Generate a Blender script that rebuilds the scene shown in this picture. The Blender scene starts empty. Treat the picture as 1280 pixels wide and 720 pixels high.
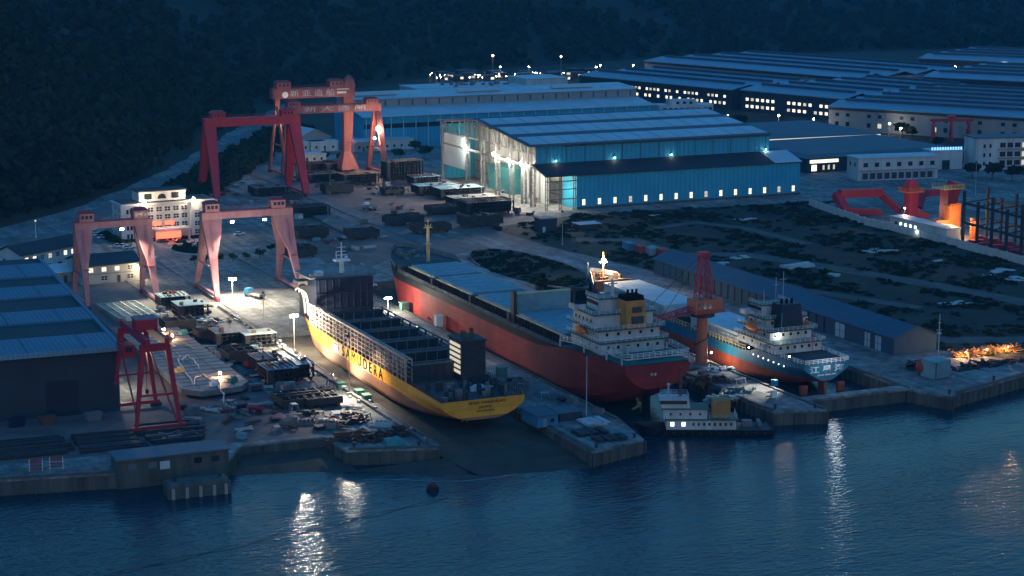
import bpy, bmesh, math, random
import numpy as np
from mathutils import Vector, Matrix, Euler, noise as mnoise
R = math.radians
random.seed(7)
C = bpy.context.scene.collection
scene = bpy.context.scene

# ------------------------------------------------------------------ camera, sky, exposure
CAMH, FPX, PITCH, YAW = 120.0, 2400.0, R(10.85), R(24.2)
cam_d = bpy.data.cameras.new('camera')
cam = bpy.data.objects.new('camera', cam_d); C.objects.link(cam)
cam.location = (0, 0, CAMH)
cam.rotation_euler = (R(90) - PITCH, 0, -YAW)
cam_d.sensor_width = 36; cam_d.lens = FPX / 1280 * 36
cam_d.clip_start = 1; cam_d.clip_end = 12000
scene.camera = cam

world = bpy.data.worlds.new('World'); scene.world = world; world.use_nodes = True
wn = world.node_tree
sky = wn.nodes.new('ShaderNodeTexSky'); sky.sky_type = 'NISHITA'; sky.sun_disc = False
sky.sun_elevation = R(6.0); sky.sun_rotation = R(200)
sky.air_density = 2.3; sky.dust_density = 0.5; sky.ozone_density = 8.6
bg = wn.nodes['Background']; bg.inputs['Strength'].default_value = 0.082
wn.links.new(sky.outputs[0], bg.inputs['Color'])
vs = scene.view_settings
vs.view_transform = 'Standard'; vs.look = 'None'; vs.gamma = 1; vs.use_curve_mapping = False
vs.exposure = 2.9
scene.cycles.use_denoising = True
scene.cycles.max_bounces = 6; scene.cycles.diffuse_bounces = 2; scene.cycles.glossy_bounces = 3
scene.cycles.transmission_bounces = 3; scene.cycles.volume_bounces = 0
scene.cycles.sample_clamp_indirect = 4
scene.cycles.use_light_tree = True
LK = 1.0      # one dimmer for every lamp of the place

# ------------------------------------------------------------------ materials
def mat(name, c, rough=.75, c2=None, sc=.15, amt=.5, metal=0, bump=0, bsc=3.0, detail=6, streak=False, rib=None, spec=.3):
    m = bpy.data.materials.new(name); m.use_nodes = True
    n, l = m.node_tree.nodes, m.node_tree.links
    b = n['Principled BSDF']
    b.inputs['Roughness'].default_value = rough; b.inputs['Metallic'].default_value = metal
    b.inputs['Specular IOR Level'].default_value = spec
    geo = n.new('ShaderNodeNewGeometry')
    vec = geo.outputs['Position']
    if c2 is None: c2 = tuple(x * .6 for x in c)
    if streak:
        mp = n.new('ShaderNodeMapping'); mp.inputs['Scale'].default_value = (1, 1, .12)
        l.new(vec, mp.inputs[0]); v1 = mp.outputs[0]
    else: v1 = vec
    t = n.new('ShaderNodeTexNoise'); t.inputs['Scale'].default_value = sc; t.inputs['Detail'].default_value = detail
    t.inputs['Roughness'].default_value = .65
    l.new(v1, t.inputs['Vector'])
    r = n.new('ShaderNodeValToRGB')
    r.color_ramp.elements[0].position = .5 - .3 * (1.05 - amt); r.color_ramp.elements[1].position = .5 + .3 * (1.05 - amt)
    r.color_ramp.elements[0].color = (*c2, 1); r.color_ramp.elements[1].color = (*c, 1)
    l.new(t.outputs[0], r.inputs[0])
    out = r.outputs[0]
    h = None
    if rib:      # profiled sheet: axis, pitch in metres
        sep = n.new('ShaderNodeSeparateXYZ'); tc = n.new('ShaderNodeTexCoord'); l.new(tc.outputs['Object'], sep.inputs[0])
        mm = n.new('ShaderNodeMath'); mm.operation = 'MULTIPLY'; mm.inputs[1].default_value = 2 * math.pi / rib[1]
        l.new(sep.outputs['XYZ'.index(rib[0])], mm.inputs[0])
        sn = n.new('ShaderNodeMath'); sn.operation = 'SINE'; l.new(mm.outputs[0], sn.inputs[0])
        h = sn.outputs[0]
        mr = n.new('ShaderNodeMapRange'); mr.inputs[1].default_value = -1; mr.inputs[2].default_value = 1
        mr.inputs[3].default_value = .88; mr.inputs[4].default_value = 1.03
        l.new(h, mr.inputs[0])
        mx = n.new('ShaderNodeMix'); mx.data_type = 'RGBA'; mx.blend_type = 'MULTIPLY'; mx.inputs[0].default_value = 1
        l.new(out, mx.inputs[6]); l.new(mr.outputs[0], mx.inputs[7]); out = mx.outputs[2]
    l.new(out, b.inputs['Base Color'])
    if bump or h:
        bp = n.new('ShaderNodeBump'); bp.inputs['Strength'].default_value = bump or .3; bp.inputs['Distance'].default_value = .3
        if h and not bump: l.new(h, bp.inputs['Height'])
        else:
            t2 = n.new('ShaderNodeTexNoise'); t2.inputs['Scale'].default_value = bsc; t2.inputs['Detail'].default_value = 4
            l.new(vec, t2.inputs['Vector']); l.new(t2.outputs[0], bp.inputs['Height'])
        l.new(bp.outputs[0], b.inputs['Normal'])
    return m

def hull_paint(name, c, c2, rust=(.16,.07,.04), rough=.65, pl=(7.5,2.1), ra=.5):
    m = mat(name, c, rough, c2, .16, .4, streak=True, bump=.2, bsc=.5); n, l = m.node_tree.nodes, m.node_tree.links
    b = n['Principled BSDF']; col = b.inputs['Base Color'].links[0].from_socket
    sep = n.new('ShaderNodeSeparateXYZ'); tc = n.new('ShaderNodeTexCoord'); l.new(tc.outputs['Object'], sep.inputs[0])
    cmb = n.new('ShaderNodeCombineXYZ'); ad = n.new('ShaderNodeMath'); l.new(sep.outputs[0], ad.inputs[0]); l.new(sep.outputs[1], ad.inputs[1])
    l.new(ad.outputs[0], cmb.inputs[0]); l.new(sep.outputs[2], cmb.inputs[1])
    br = n.new('ShaderNodeTexBrick'); br.inputs['Scale'].default_value = 1; br.inputs['Brick Width'].default_value = pl[0]; br.inputs['Row Height'].default_value = pl[1]; br.inputs['Mortar Size'].default_value = .05
    br.inputs['Color1'].default_value = (1,1,1,1); br.inputs['Color2'].default_value = (.80,.80,.80,1); br.inputs['Mortar'].default_value = (.55,.55,.55,1); l.new(cmb.outputs[0], br.inputs['Vector'])
    k = n.new('ShaderNodeMix'); k.data_type = 'RGBA'; k.blend_type = 'MULTIPLY'; k.inputs[0].default_value = 1; l.new(col, k.inputs[6]); l.new(br.outputs[0], k.inputs[7])
    mp = n.new('ShaderNodeMapping'); mp.inputs['Scale'].default_value = (1.1,1.1,.09); l.new(tc.outputs['Object'], mp.inputs[0])
    t = n.new('ShaderNodeTexNoise'); t.inputs['Scale'].default_value = .8; t.inputs['Detail'].default_value = 7; l.new(mp.outputs[0], t.inputs['Vector'])
    r = n.new('ShaderNodeMapRange'); r.inputs[1].default_value = .56; r.inputs[2].default_value = .74; r.inputs[4].default_value = ra; l.new(t.outputs[0], r.inputs[0])
    q = n.new('ShaderNodeMix'); q.data_type = 'RGBA'; l.new(r.outputs[0], q.inputs[0]); l.new(k.outputs[2], q.inputs[6]); q.inputs[7].default_value = (*rust,1)
    l.new(q.outputs[2], b.inputs['Base Color']); return m
def emit(name, c, s):
    m = bpy.data.materials.new(name); m.use_nodes = True
    b = m.node_tree.nodes['Principled BSDF']
    b.inputs['Base Color'].default_value = (*[x * .5 for x in c], 1)
    b.inputs['Emission Color'].default_value = (*c, 1); b.inputs['Emission Strength'].default_value = s
    return m

M = {}
def worn_concrete():
    m = bpy.data.materials.new('concrete'); m.use_nodes = True
    n, l = m.node_tree.nodes, m.node_tree.links; b = n['Principled BSDF']; b.inputs['Roughness'].default_value = .85; b.inputs['Specular IOR Level'].default_value = .25
    pos = n.new('ShaderNodeNewGeometry').outputs['Position']
    def noise(sc, det, stretch=None, rough=.65):
        v = pos
        if stretch: mp = n.new('ShaderNodeMapping'); mp.inputs['Scale'].default_value = stretch; l.new(v, mp.inputs[0]); v = mp.outputs[0]
        t = n.new('ShaderNodeTexNoise'); t.inputs['Scale'].default_value = sc; t.inputs['Detail'].default_value = det; t.inputs['Roughness'].default_value = rough; l.new(v, t.inputs['Vector']); return t.outputs[0]
    def ramp(x, a, b_, ca, cb):
        r = n.new('ShaderNodeValToRGB'); r.color_ramp.elements[0].position = a; r.color_ramp.elements[1].position = b_
        r.color_ramp.elements[0].color = (*ca, 1); r.color_ramp.elements[1].color = (*cb, 1); l.new(x, r.inputs[0]); return r.outputs[0]
    def mul(x, y):
        k = n.new('ShaderNodeMix'); k.data_type = 'RGBA'; k.blend_type = 'MULTIPLY'; k.inputs[0].default_value = 1; l.new(x, k.inputs[6]); l.new(y, k.inputs[7]); return k.outputs[2]
    c = ramp(noise(.045, 8), .38, .62, (.17, .172, .168), (.37, .372, .355))
    c = mul(c, ramp(noise(.35, 9), .35, .6, (.45, .44, .43), (1, 1, 1)))
    c = mul(c, ramp(noise(.25, 5, (1, .07, 1)), .40, .56, (.62, .61, .6), (1, 1, 1)))
    br = n.new('ShaderNodeTexBrick'); br.inputs['Scale'].default_value = 1; br.inputs['Brick Width'].default_value = 6; br.inputs['Row Height'].default_value = 6; br.inputs['Mortar Size'].default_value = .07; br.offset = 0
    br.inputs['Color1'].default_value = (1,1,1,1); br.inputs['Color2'].default_value = (.84,.84,.84,1); br.inputs['Mortar'].default_value = (.4,.4,.4,1); l.new(pos, br.inputs['Vector'])
    c = mul(c, br.outputs[0]); l.new(c, b.inputs['Base Color'])
    bp = n.new('ShaderNodeBump'); bp.inputs['Strength'].default_value = .35; bp.inputs['Distance'].default_value = .3; l.new(noise(.8, 8), bp.inputs['Height']); l.new(bp.outputs[0], b.inputs['Normal'])
    return m
M['concrete'] = worn_concrete()
M['quay_stone'] = mat('quay_stone', (.13, .13, .115), .9, (.03, .034, .03), .25, .3, bump=.5, bsc=1.2, streak=True)
M['asphalt'] = mat('asphalt', (.15, .15, .155), .9, (.08, .08, .085), .2, .4)
M['mud'] = mat('mud', (.075, .065, .05), .95, (.03, .027, .022), .15, .3, bump=.5, bsc=.6)
M['grass'] = mat('grass', (.032, .045, .022), .95, (.016, .022, .012), .12, .5, bump=.6, bsc=1.5, detail=9)
M['soil'] = mat('soil', (.19, .185, .175), .95, (.08, .078, .074), .1, .3, bump=.4, bsc=1, detail=9)
M['track'] = mat('track', (.125, .12, .112), .95, (.05, .05, .046), .15, .3, bump=.4, bsc=1, detail=9)
M['rust_ground'] = mat('rust_ground', (.21, .145, .13), .9, (.07, .056, .055), .12, .3, bump=.3, bsc=1, detail=9)
M['forest_floor'] = mat('forest_floor', (.018, .026, .015), .98, (.010, .014, .009), .05, .4)
M['leaf'] = mat('leaf', (.024, .040, .018), .9, (.008, .015, .008), .09, .15, spec=.05, detail=9)
M['bark'] = mat('bark', (.10, .075, .05), .9)
M['steel_dark'] = mat('steel_dark', (.046, .046, .050), .7, (.020, .020, .022), .35, .3)
M['steel_grey'] = mat('steel_grey', (.20, .20, .205), .6, (.11, .10, .10), .3, .4)
M['rust'] = mat('rust', (.16, .075, .045), .85, (.07, .035, .025), .3, .3)
M['crane_pink'] = mat('crane_pink', (.37, .185, .205), .65, (.22, .10, .115), .3, .4, streak=True)
M['crane_red'] = mat('crane_red', (.46, .030, .050), .5, (.29, .02, .032), .25, .4, streak=True)
M['crane_dark_red'] = mat('crane_dark_red', (.30, .04, .05), .6, (.17, .025, .03), .3, .4)
M['crane_rear'] = mat('crane_rear', (.30, .095, .095), .65, (.17, .05, .055), .3, .4, streak=True)
M['crane_orange'] = mat('crane_orange', (.54, .17, .085), .6, (.36, .095, .055), .3, .4, streak=True)
M['orange'] = mat('orange', (.75, .20, .05), .5, (.5, .12, .03), .4, .5)
M['hull_yellow'] = hull_paint('hull_yellow', (.86, .40, .03), (.74, .29, .025), (.40,.17,.05), .55, ra=.45)
M['hull_brown'] = hull_paint('hull_brown', (.40, .17, .085), (.27, .11, .065), (.13,.06,.045))
M['hull_red'] = hull_paint('hull_red', (.34, .034, .027), (.21, .021, .02), (.10,.03,.025), .75)
M['hull_black'] = mat('hull_black', (.016, .020, .021), .7, (.009, .011, .012), .3, .5, spec=.1)
M['hull_teal'] = hull_paint('hull_teal', (.022, .20, .32), (.018, .11, .19), (.10,.08,.06), .55)
M['hull_lead'] = hull_paint('hull_lead', (.46, .085, .035), (.27, .05, .03), (.12,.05,.035))
M['hatch'] = mat('hatch', (.19, .33, .375), .6, (.12, .22, .26), .3, .4)
M['ship_white'] = mat('ship_white', (.54, .57, .57), .55, (.34, .35, .34), .3, .6, streak=True)
M['deck_green'] = mat('deck_green', (.045, .14, .12), .7, (.03, .08, .07), .3, .4)
M['deck_dark'] = mat('deck_dark', (.07, .075, .08), .7, (.035, .038, .04), .3, .4)
M['funnel_ochre'] = mat('funnel_ochre', (.55, .26, .05), .6, (.40, .16, .04), .4, .4)
M['navy'] = mat('navy', (.015, .022, .05), .5)
M['wall_white'] = mat('wall_white', (.54, .56, .56), .75, (.37, .39, .39), .2, .6, streak=True)
M['wall_cream'] = mat('wall_cream', (.46, .45, .40), .8, (.32, .31, .28), .2, .6, streak=True)
M['wall_grey'] = mat('wall_grey', (.30, .30, .30), .8, (.22, .22, .22), .2, .5, streak=True)
M['wall_blue'] = mat('wall_blue', (.03, .33, .50), .6, (.026, .27, .42), .08, .5, rib=('X', 2.2))
M['wall_dark'] = mat('wall_dark', (.035, .045, .065), .7, (.025, .032, .045), .1, .5)
M['roof_blue'] = mat('roof_blue', (.16, .30, .39), .5, (.13, .25, .33), .05, .5, rib=('X', 1.2))
M['roof_blue_y'] = mat('roof_blue_y', (.36, .52, .58), .5, (.29, .43, .50), .05, .5, rib=('Y', 1.2))
M['roof_workshop'] = mat('roof_workshop', (.06, .17, .25), .65, (.045, .135, .20), .05, .5, rib=('X', 1.2))
M['roof_dull'] = mat('roof_dull', (.10, .14, .17), .75, (.07, .10, .125), .05, .4)
M['roof_pale'] = mat('roof_pale', (.46, .55, .58), .6, (.34, .42, .45), .1, .5)
M['roof_dark'] = mat('roof_dark', (.035, .045, .055), .8, (.022, .03, .038), .1, .5)
M['shed_blue'] = mat('shed_blue', (.028, .085, .135), .7, (.02, .06, .10), .1, .4)
M['roof_shed'] = mat('roof_shed', (.05, .095, .13), .7, (.04, .075, .105), .1, .4)
M['glass_dark'] = mat('glass_dark', (.02, .03, .035), .15, spec=.5)
M['white_paint'] = mat('white_paint', (.8, .8, .78), .5, (.62, .62, .6), .5, .6)
M['black_paint'] = mat('black_paint', (.012, .012, .012), .95, spec=.05)
M['pole_grey'] = mat('pole_grey', (.42, .43, .43), .5)
M['mast_buff'] = mat('mast_buff', (.62, .47, .22), .5)
M['green_paint'] = mat('green_paint', (.10, .22, .17), .6)
M['teal_paint'] = mat('teal_paint', (.05, .26, .27), .6)
M['pale_green'] = mat('pale_green', (.50, .58, .50), .6)
M['container_red'] = mat('container_red', (.35, .05, .05), .6)
M['blue_paint'] = mat('blue_paint', (.04, .22, .38), .6)
M['brown_box'] = mat('brown_box', (.40, .22, .07), .7, (.27, .14, .05), .5, .4)
M['rubber'] = mat('rubber', (.02, .02, .02), .9)
M['car_white'] = mat('car_white', (.75, .76, .76), .3)
M['car_dark'] = mat('car_dark', (.06, .065, .075), .3)
M['foam'] = mat('foam', (.55, .58, .6), .8)
M['slab_pale'] = mat('slab_pale', (.50, .53, .52), .8, (.33, .35, .35), .4, .4)
M['blue_deco'] = mat('blue_deco', (.05, .10, .45), .5)
M['emblem_red'] = mat('emblem_red', (.55, .03, .04), .5)
M['field_ground'] = mat('field_ground', (.034, .036, .027), .95, (.012, .016, .010), .07, .55, bump=.5, bsc=1.2, detail=10)
EM = dict(
    lamp=emit('lamp_white', (1, .92, .74), 160), lamp_warm=emit('lamp_warm', (1, .72, .42), 120),
    lamp_orange=emit('lamp_orange', (1, .55, .25), 60), lamp_far=emit('lamp_far', (1, .93, .75), 26), lamp_far_warm=emit('lamp_far_warm', (1, .68, .35), 20),
    window=emit('window_lit', (1, .88, .62), .22), window_dim=emit('window_dim', (1, .86, .62), .09),
    window_cool=emit('window_cool', (.85, .95, 1), .4), led_red=emit('led_red', (1, .10, .05), .5), led_blue=emit('led_blue', (.2, .5, 1), .25),
    red_lamp=emit('red_lamp', (1, .08, .12), 14), strip=emit('strip_lit', (1, .92, .78), .12))

def water_mat():
    m = bpy.data.materials.new('river_water'); m.use_nodes = True
    n, l = m.node_tree.nodes, m.node_tree.links
    b = n['Principled BSDF']
    b.inputs['Base Color'].default_value = (.006, .030, .042, 1); b.inputs['Roughness'].default_value = .11
    b.inputs['IOR'].default_value = 1.33; b.inputs['Specular IOR Level'].default_value = .24; b.inputs['Specular Tint'].default_value = (.72, .9, 1, 1)
    geo = n.new('ShaderNodeNewGeometry')
    mp = n.new('ShaderNodeMapping'); mp.inputs['Rotation'].default_value = (0, 0, YAW); mp.inputs['Scale'].default_value = (.45, 1.0, 1)
    l.new(geo.outputs['Position'], mp.inputs[0])
    def nz(sc, det):
        t = n.new('ShaderNodeTexNoise'); t.inputs['Scale'].default_value = sc; t.inputs['Detail'].default_value = det; t.inputs['Roughness'].default_value = .5
        l.new(mp.outputs[0], t.inputs['Vector']); return t.outputs[0]
    b1 = n.new('ShaderNodeBump'); b1.inputs['Distance'].default_value = .9; b1.inputs['Strength'].default_value = .26
    l.new(nz(.16, 2), b1.inputs['Height'])
    c = nz(.02, 3); mr = n.new('ShaderNodeMapRange'); mr.inputs[1].default_value = .35; mr.inputs[2].default_value = .65; mr.inputs[3].default_value = .35; mr.inputs[4].default_value = .9
    l.new(c, mr.inputs[0])
    b2 = n.new('ShaderNodeBump'); b2.inputs['Distance'].default_value = .32; l.new(mr.outputs[0], b2.inputs['Strength'])
    l.new(nz(1.0, 3), b2.inputs['Height']); l.new(b1.outputs[0], b2.inputs['Normal']); l.new(b2.outputs[0], b.inputs['Normal'])
    return m
M['water'] = water_mat()

# ------------------------------------------------------------------ mesh helpers
class MB:
    def __init__(s): s.v, s.f, s.m = [], [], []
    def add(s, vs, fs, m=0):
        o = len(s.v); s.v += [tuple(p) for p in vs]
        for f in fs: s.f.append(tuple(i + o for i in f)); s.m.append(m)
        return s
    def box(s, x0, y0, z0, x1, y1, z1, m=0):
        v = [(x0,y0,z0),(x1,y0,z0),(x1,y1,z0),(x0,y1,z0),(x0,y0,z1),(x1,y0,z1),(x1,y1,z1),(x0,y1,z1)]
        return s.add(v, [(3,2,1,0),(4,5,6,7),(0,1,5,4),(1,2,6,5),(2,3,7,6),(3,0,4,7)], m)
    def cb(s, cx, cy, z0, sx, sy, sz, rz=0, m=0):
        c, q = math.cos(rz), math.sin(rz)
        pts = [(cx + x*c - y*q, cy + x*q + y*c) for x, y in ((-sx/2,-sy/2),(sx/2,-sy/2),(sx/2,sy/2),(-sx/2,sy/2))]
        return s.prism(pts, z0, z0 + sz, m)
    def prism(s, pts, z0, z1, m=0):
        n = len(pts)
        return s.add([(x,y,z0) for x,y in pts] + [(x,y,z1) for x,y in pts],
                     [tuple(range(n-1,-1,-1)), tuple(range(n,2*n))] + [(i,(i+1)%n,n+(i+1)%n,n+i) for i in range(n)], m)
    def bar(s, p, q, w, h=None, w2=None, h2=None, m=0, side=None):
        p, q = Vector(p), Vector(q); d = (q - p).normalized(); h = h or w; w2 = w2 or w; h2 = h2 or (h if w2 == w else w2)
        if side is None: side = Vector((0,0,1)).cross(d) if abs(d.z) < .95 else Vector((1,0,0))
        side = Vector(side); side = (side - d * side.dot(d)).normalized(); up = d.cross(side)
        v = []
        for c, a, b in ((p, w, h), (q, w2, h2)):
            for i, j in ((-1,-1),(1,-1),(1,1),(-1,1)): v.append(c + side*(i*a/2) + up*(j*b/2))
        return s.add(v, [(3,2,1,0),(4,5,6,7),(0,1,5,4),(1,2,6,5),(2,3,7,6),(3,0,4,7)], m)
    def tube(s, p, q, r, r2=None, n=8, m=0):
        p, q = Vector(p), Vector(q); d = (q - p).normalized(); r2 = r if r2 is None else r2
        a = d.orthogonal().normalized(); b = d.cross(a)
        v = [c + (a*math.cos(2*math.pi*i/n) + b*math.sin(2*math.pi*i/n))*rr for c, rr in ((p,r),(q,r2)) for i in range(n)]
        return s.add(v, [tuple(range(n-1,-1,-1)), tuple(range(n,2*n))] + [(i,(i+1)%n,n+(i+1)%n,n+i) for i in range(n)], m)
    def path(s, pts, r, n=6, m=0):
        for a, b in zip(pts, pts[1:]): s.tube(a, b, r, n=n, m=m)
        return s
    def loft(s, rings, m=0, caps=True, closed=True):
        k = len(rings[0]); v = [p for r in rings for p in r]; f = []
        for a in range(len(rings)-1):
            for i in range(k if closed else k-1):
                j = (i+1) % k; f.append((a*k+i, a*k+j, (a+1)*k+j, (a+1)*k+i))
        if caps and closed: f += [tuple(range(k-1,-1,-1)), tuple(range((len(rings)-1)*k, len(rings)*k))]
        return s.add(v, f, m)
    def ball(s, c, r, n=8, m=0, sz=1):
        rings = []
        for i in range(1, n//2):
            t = math.pi*i/(n//2)
            rings.append([(c[0]+r*math.sin(t)*math.cos(2*math.pi*j/n), c[1]+r*math.sin(t)*math.sin(2*math.pi*j/n), c[2]-r*sz*math.cos(t)) for j in range(n)])
        return s.loft(rings, m)
    def quad(s, a, b, c, d, m=0): return s.add([a,b,c,d], [(0,1,2,3)], m)
    def build(s, name, mats, parent=None, loc=(0,0,0), rz=0, smooth=False):
        me = bpy.data.meshes.new(name); me.from_pydata(s.v, [], s.f)
        for k in (mats if isinstance(mats, (list,tuple)) else [mats]): me.materials.append(M.get(k) or EM[k])
        me.polygons.foreach_set('material_index', s.m)
        if smooth: me.polygons.foreach_set('use_smooth', [True]*len(s.f))
        me.update()
        o = bpy.data.objects.new(name, me); C.objects.link(o); o.location = loc; o.rotation_euler = (0,0,rz)
        if parent is not None: o.parent = parent
        return o
def thing(name, label, cat, loc=(0,0,0), rz=0, group=None):
    o = bpy.data.objects.new(name, None); C.objects.link(o); o.empty_display_size = 2
    o.location = loc; o.rotation_euler = (0,0,rz); o['label'] = label; o['category'] = cat
    if group: o['group'] = group
    return o
def tag(o, label, cat, group=None):
    o['label'] = label; o['category'] = cat
    if group: o['group'] = group
    return o
def kind(o, k): o['kind'] = k; return o
def kids(o): return [c for c in C.objects if c.parent == o]
def copy_thing(root, loc, rz=0, label=None, group=None, scale=None):
    r = root.copy(); C.objects.link(r); r.location = loc; r.rotation_euler = (0,0,rz)
    if label: r['label'] = label
    if group: r['group'] = group
    if scale: r.scale = (scale,)*3
    for ch in list(root.children):
        c = ch.copy(); C.objects.link(c); c.parent = r
        for g in list(ch.children):
            d = g.copy(); C.objects.link(d); d.parent = c
    return r
def G(px, py, z=0):
    """world point on the level z under a pixel of the 1280 wide photograph (used to measure the site)"""
    u, v = px-640, py-360
    fw = FPX*math.cos(PITCH) - v*math.sin(PITCH); dn = v*math.cos(PITCH) + FPX*math.sin(PITCH); t = (CAMH-z)/dn
    return Vector(((fw*math.sin(YAW)+u*math.cos(YAW))*t, (fw*math.cos(YAW)-u*math.sin(YAW))*t, z))
def lamp_light(name, loc, power, color=(1,.88,.66), kind_='POINT', size=.4, target=None, angle=110, parent=None, blend=.6):
    d = bpy.data.lights.new(name, kind_); d.energy = power*LK; d.color = color; d.shadow_soft_size = size
    if kind_ == 'SPOT': d.spot_size = R(angle); d.spot_blend = blend
    o = bpy.data.objects.new(name, d); C.objects.link(o)
    if parent: o.parent = parent; loc = Vector(loc) - Vector(parent.location); 
    o.location = loc
    if target is not None:
        p = Vector(loc) + (Vector(parent.location) if parent else Vector((0,0,0)))
        o.rotation_euler = (Vector(target) - p).to_track_quat('-Z', 'Y').to_euler()
    return o
FONT = None
def text_mesh(body, size, depth=.05, bold=False):
    """a line of lettering as mesh data: x right, y up, centred at the origin"""
    cu = bpy.data.curves.new('lettering', 'FONT'); cu.body = body; cu.size = size; cu.extrude = depth
    cu.align_x = 'CENTER'; cu.align_y = 'CENTER'; cu.resolution_u = 3
    if bold: cu.offset = size*.018
    ob = bpy.data.objects.new('lettering', cu); C.objects.link(ob)
    dg = bpy.context.evaluated_depsgraph_get(); me = bpy.data.meshes.new_from_object(ob.evaluated_get(dg))
    bpy.data.objects.remove(ob); bpy.data.curves.remove(cu)
    return me
def lettering(name, body, size, m, parent, loc, facing, sx=1, bold=False):
    """facing: 'S' reads from -y, 'W' reads from -x; loc is relative to the parent"""
    me = text_mesh(body, size, .04, bold); me.materials.clear(); me.materials.append(M.get(m) or EM[m])
    o = bpy.data.objects.new(name, me); C.objects.link(o); o.parent = parent; o.location = loc
    o.rotation_euler = (R(90), 0, {'S':0, 'W':R(-90)}[facing]); o.scale = (sx,1,1)
    return o

# ------------------------------------------------------------------ the setting: land, river, hills
land = [(-1500,446),(0,426),(63.5,413.9),(88,409),(113.5,409),(119.4,419.8),(139.8,418.6),(140.4,405.5),(160.5,398.8),
        (160.6,530),(191.5,530),(191.5,381),(207.5,386),(211,405),(211,600),(249,600),(249,395.5),(262.3,391.8),
        (262.8,574),(293.4,574),(293.6,401),(298.5,389.5),(302,392.3),(332,402),(420,408),(900,430),(3200,520),
        (3200,6000),(-1500,6000)]
mb = MB().prism(land, -11, 0); kind(mb.build('ground', 'concrete'), 'structure')
mb = MB()
mb.add([(160.6,530,-.4),(191.5,530,-.4),(191.5,405,-2.0),(160.6,400,-2.0),(165,384,-3.5),(191.5,380,-3.5),(165,330,-9),(191.5,330,-9)],
       [(0,3,2,1),(3,4,5,2),(4,6,7,5)])
kind(mb.build('slipway_floor', 'mud'), 'structure')
kind(MB().add([(211,600,-3),(249,600,-3),(249,400,-6.5),(211,400,-6.5),(211,350,-10),(249,350,-10)], [(0,3,2,1),(3,4,5,2)]).build('slipway_bed', 'mud'), 'structure')
kind(MB().add([(262,574,-8),(294,574,-8),(294,404,-8),(262,404,-8)], [(0,3,2,1)]).build('dock_floor', 'mud'), 'structure')
# foreshore mud under the quay heads
kind(MB().add([(108,412,-3.2),(120,404,-3.7),(119.5,420,-2.2),(139.8,419,-2.2),(141,400,-3.4),(141,396.5,-3.8),(128,401,-3.75),(161,397.5,-2.2),(166,391,-3.2),(163,386,-3.8),(150,392,-3.8)],
   [(0,1,2),(1,6,3,2),(6,5,4,3),(4,5,10,7),(7,10,9,8)]).build('foreshore', 'mud'), 'structure')
kind(MB().quad((-3000,-500,-3.5),(5000,-500,-3.5),(5000,900,-3.5),(-3000,900,-3.5)).build('river', 'water'), 'structure')

foot = [(-900,470),(-300,600),(60,705),(160,812),(195,866),(232,930),(303,1075),(400,1255),(500,1350),(640,1450),(850,1520),(1150,1500),(1700,1350),(3000,1050)]
def foot_dist(x, y):
    best = 1e9; sgn = 1
    for (ax,ay),(bx,by) in zip(foot, foot[1:]):
        dx, dy = bx-ax, by-ay; t = max(0, min(1, ((x-ax)*dx+(y-ay)*dy)/(dx*dx+dy*dy)))
        qx, qy = ax+dx*t, ay+dy*t; d = math.hypot(x-qx, y-qy)
        if d < best: best = d; sgn = 1 if dx*(y-ay)-dy*(x-ax) > 0 else -1
    return best*sgn
def hill_z(x, y):
    d = foot_dist(x, y)
    if d < 0: return max(-3, d*.2) - .3
    slope = .48 if x < 420 else .48 - .26*min(1, (x-420)/400)
    n = mnoise.noise(Vector((x*.006, y*.006, 3)))*.6 + mnoise.noise(Vector((x*.018, y*.018, 9)))*.3
    return -.3 + slope*d*(1+.45*n) * (1/(1+d/1400))
def make_hills():
    xs = np.arange(-700, 2700, 20); ys = np.arange(440, 3000, 20)
    v = [(x, y, hill_z(x, y)) for y in ys for x in xs]; nx = len(xs)
    f = [(j*nx+i, j*nx+i+1, (j+1)*nx+i+1, (j+1)*nx+i) for j in range(len(ys)-1) for i in range(nx-1)
         if max(v[j*nx+i][2], v[j*nx+i+1][2], v[(j+1)*nx+i+1][2], v[(j+1)*nx+i][2]) > -.3]
    o = MB().add(v, f).build('hills', 'forest_floor', smooth=True); kind(o, 'structure')
make_hills()

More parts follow.
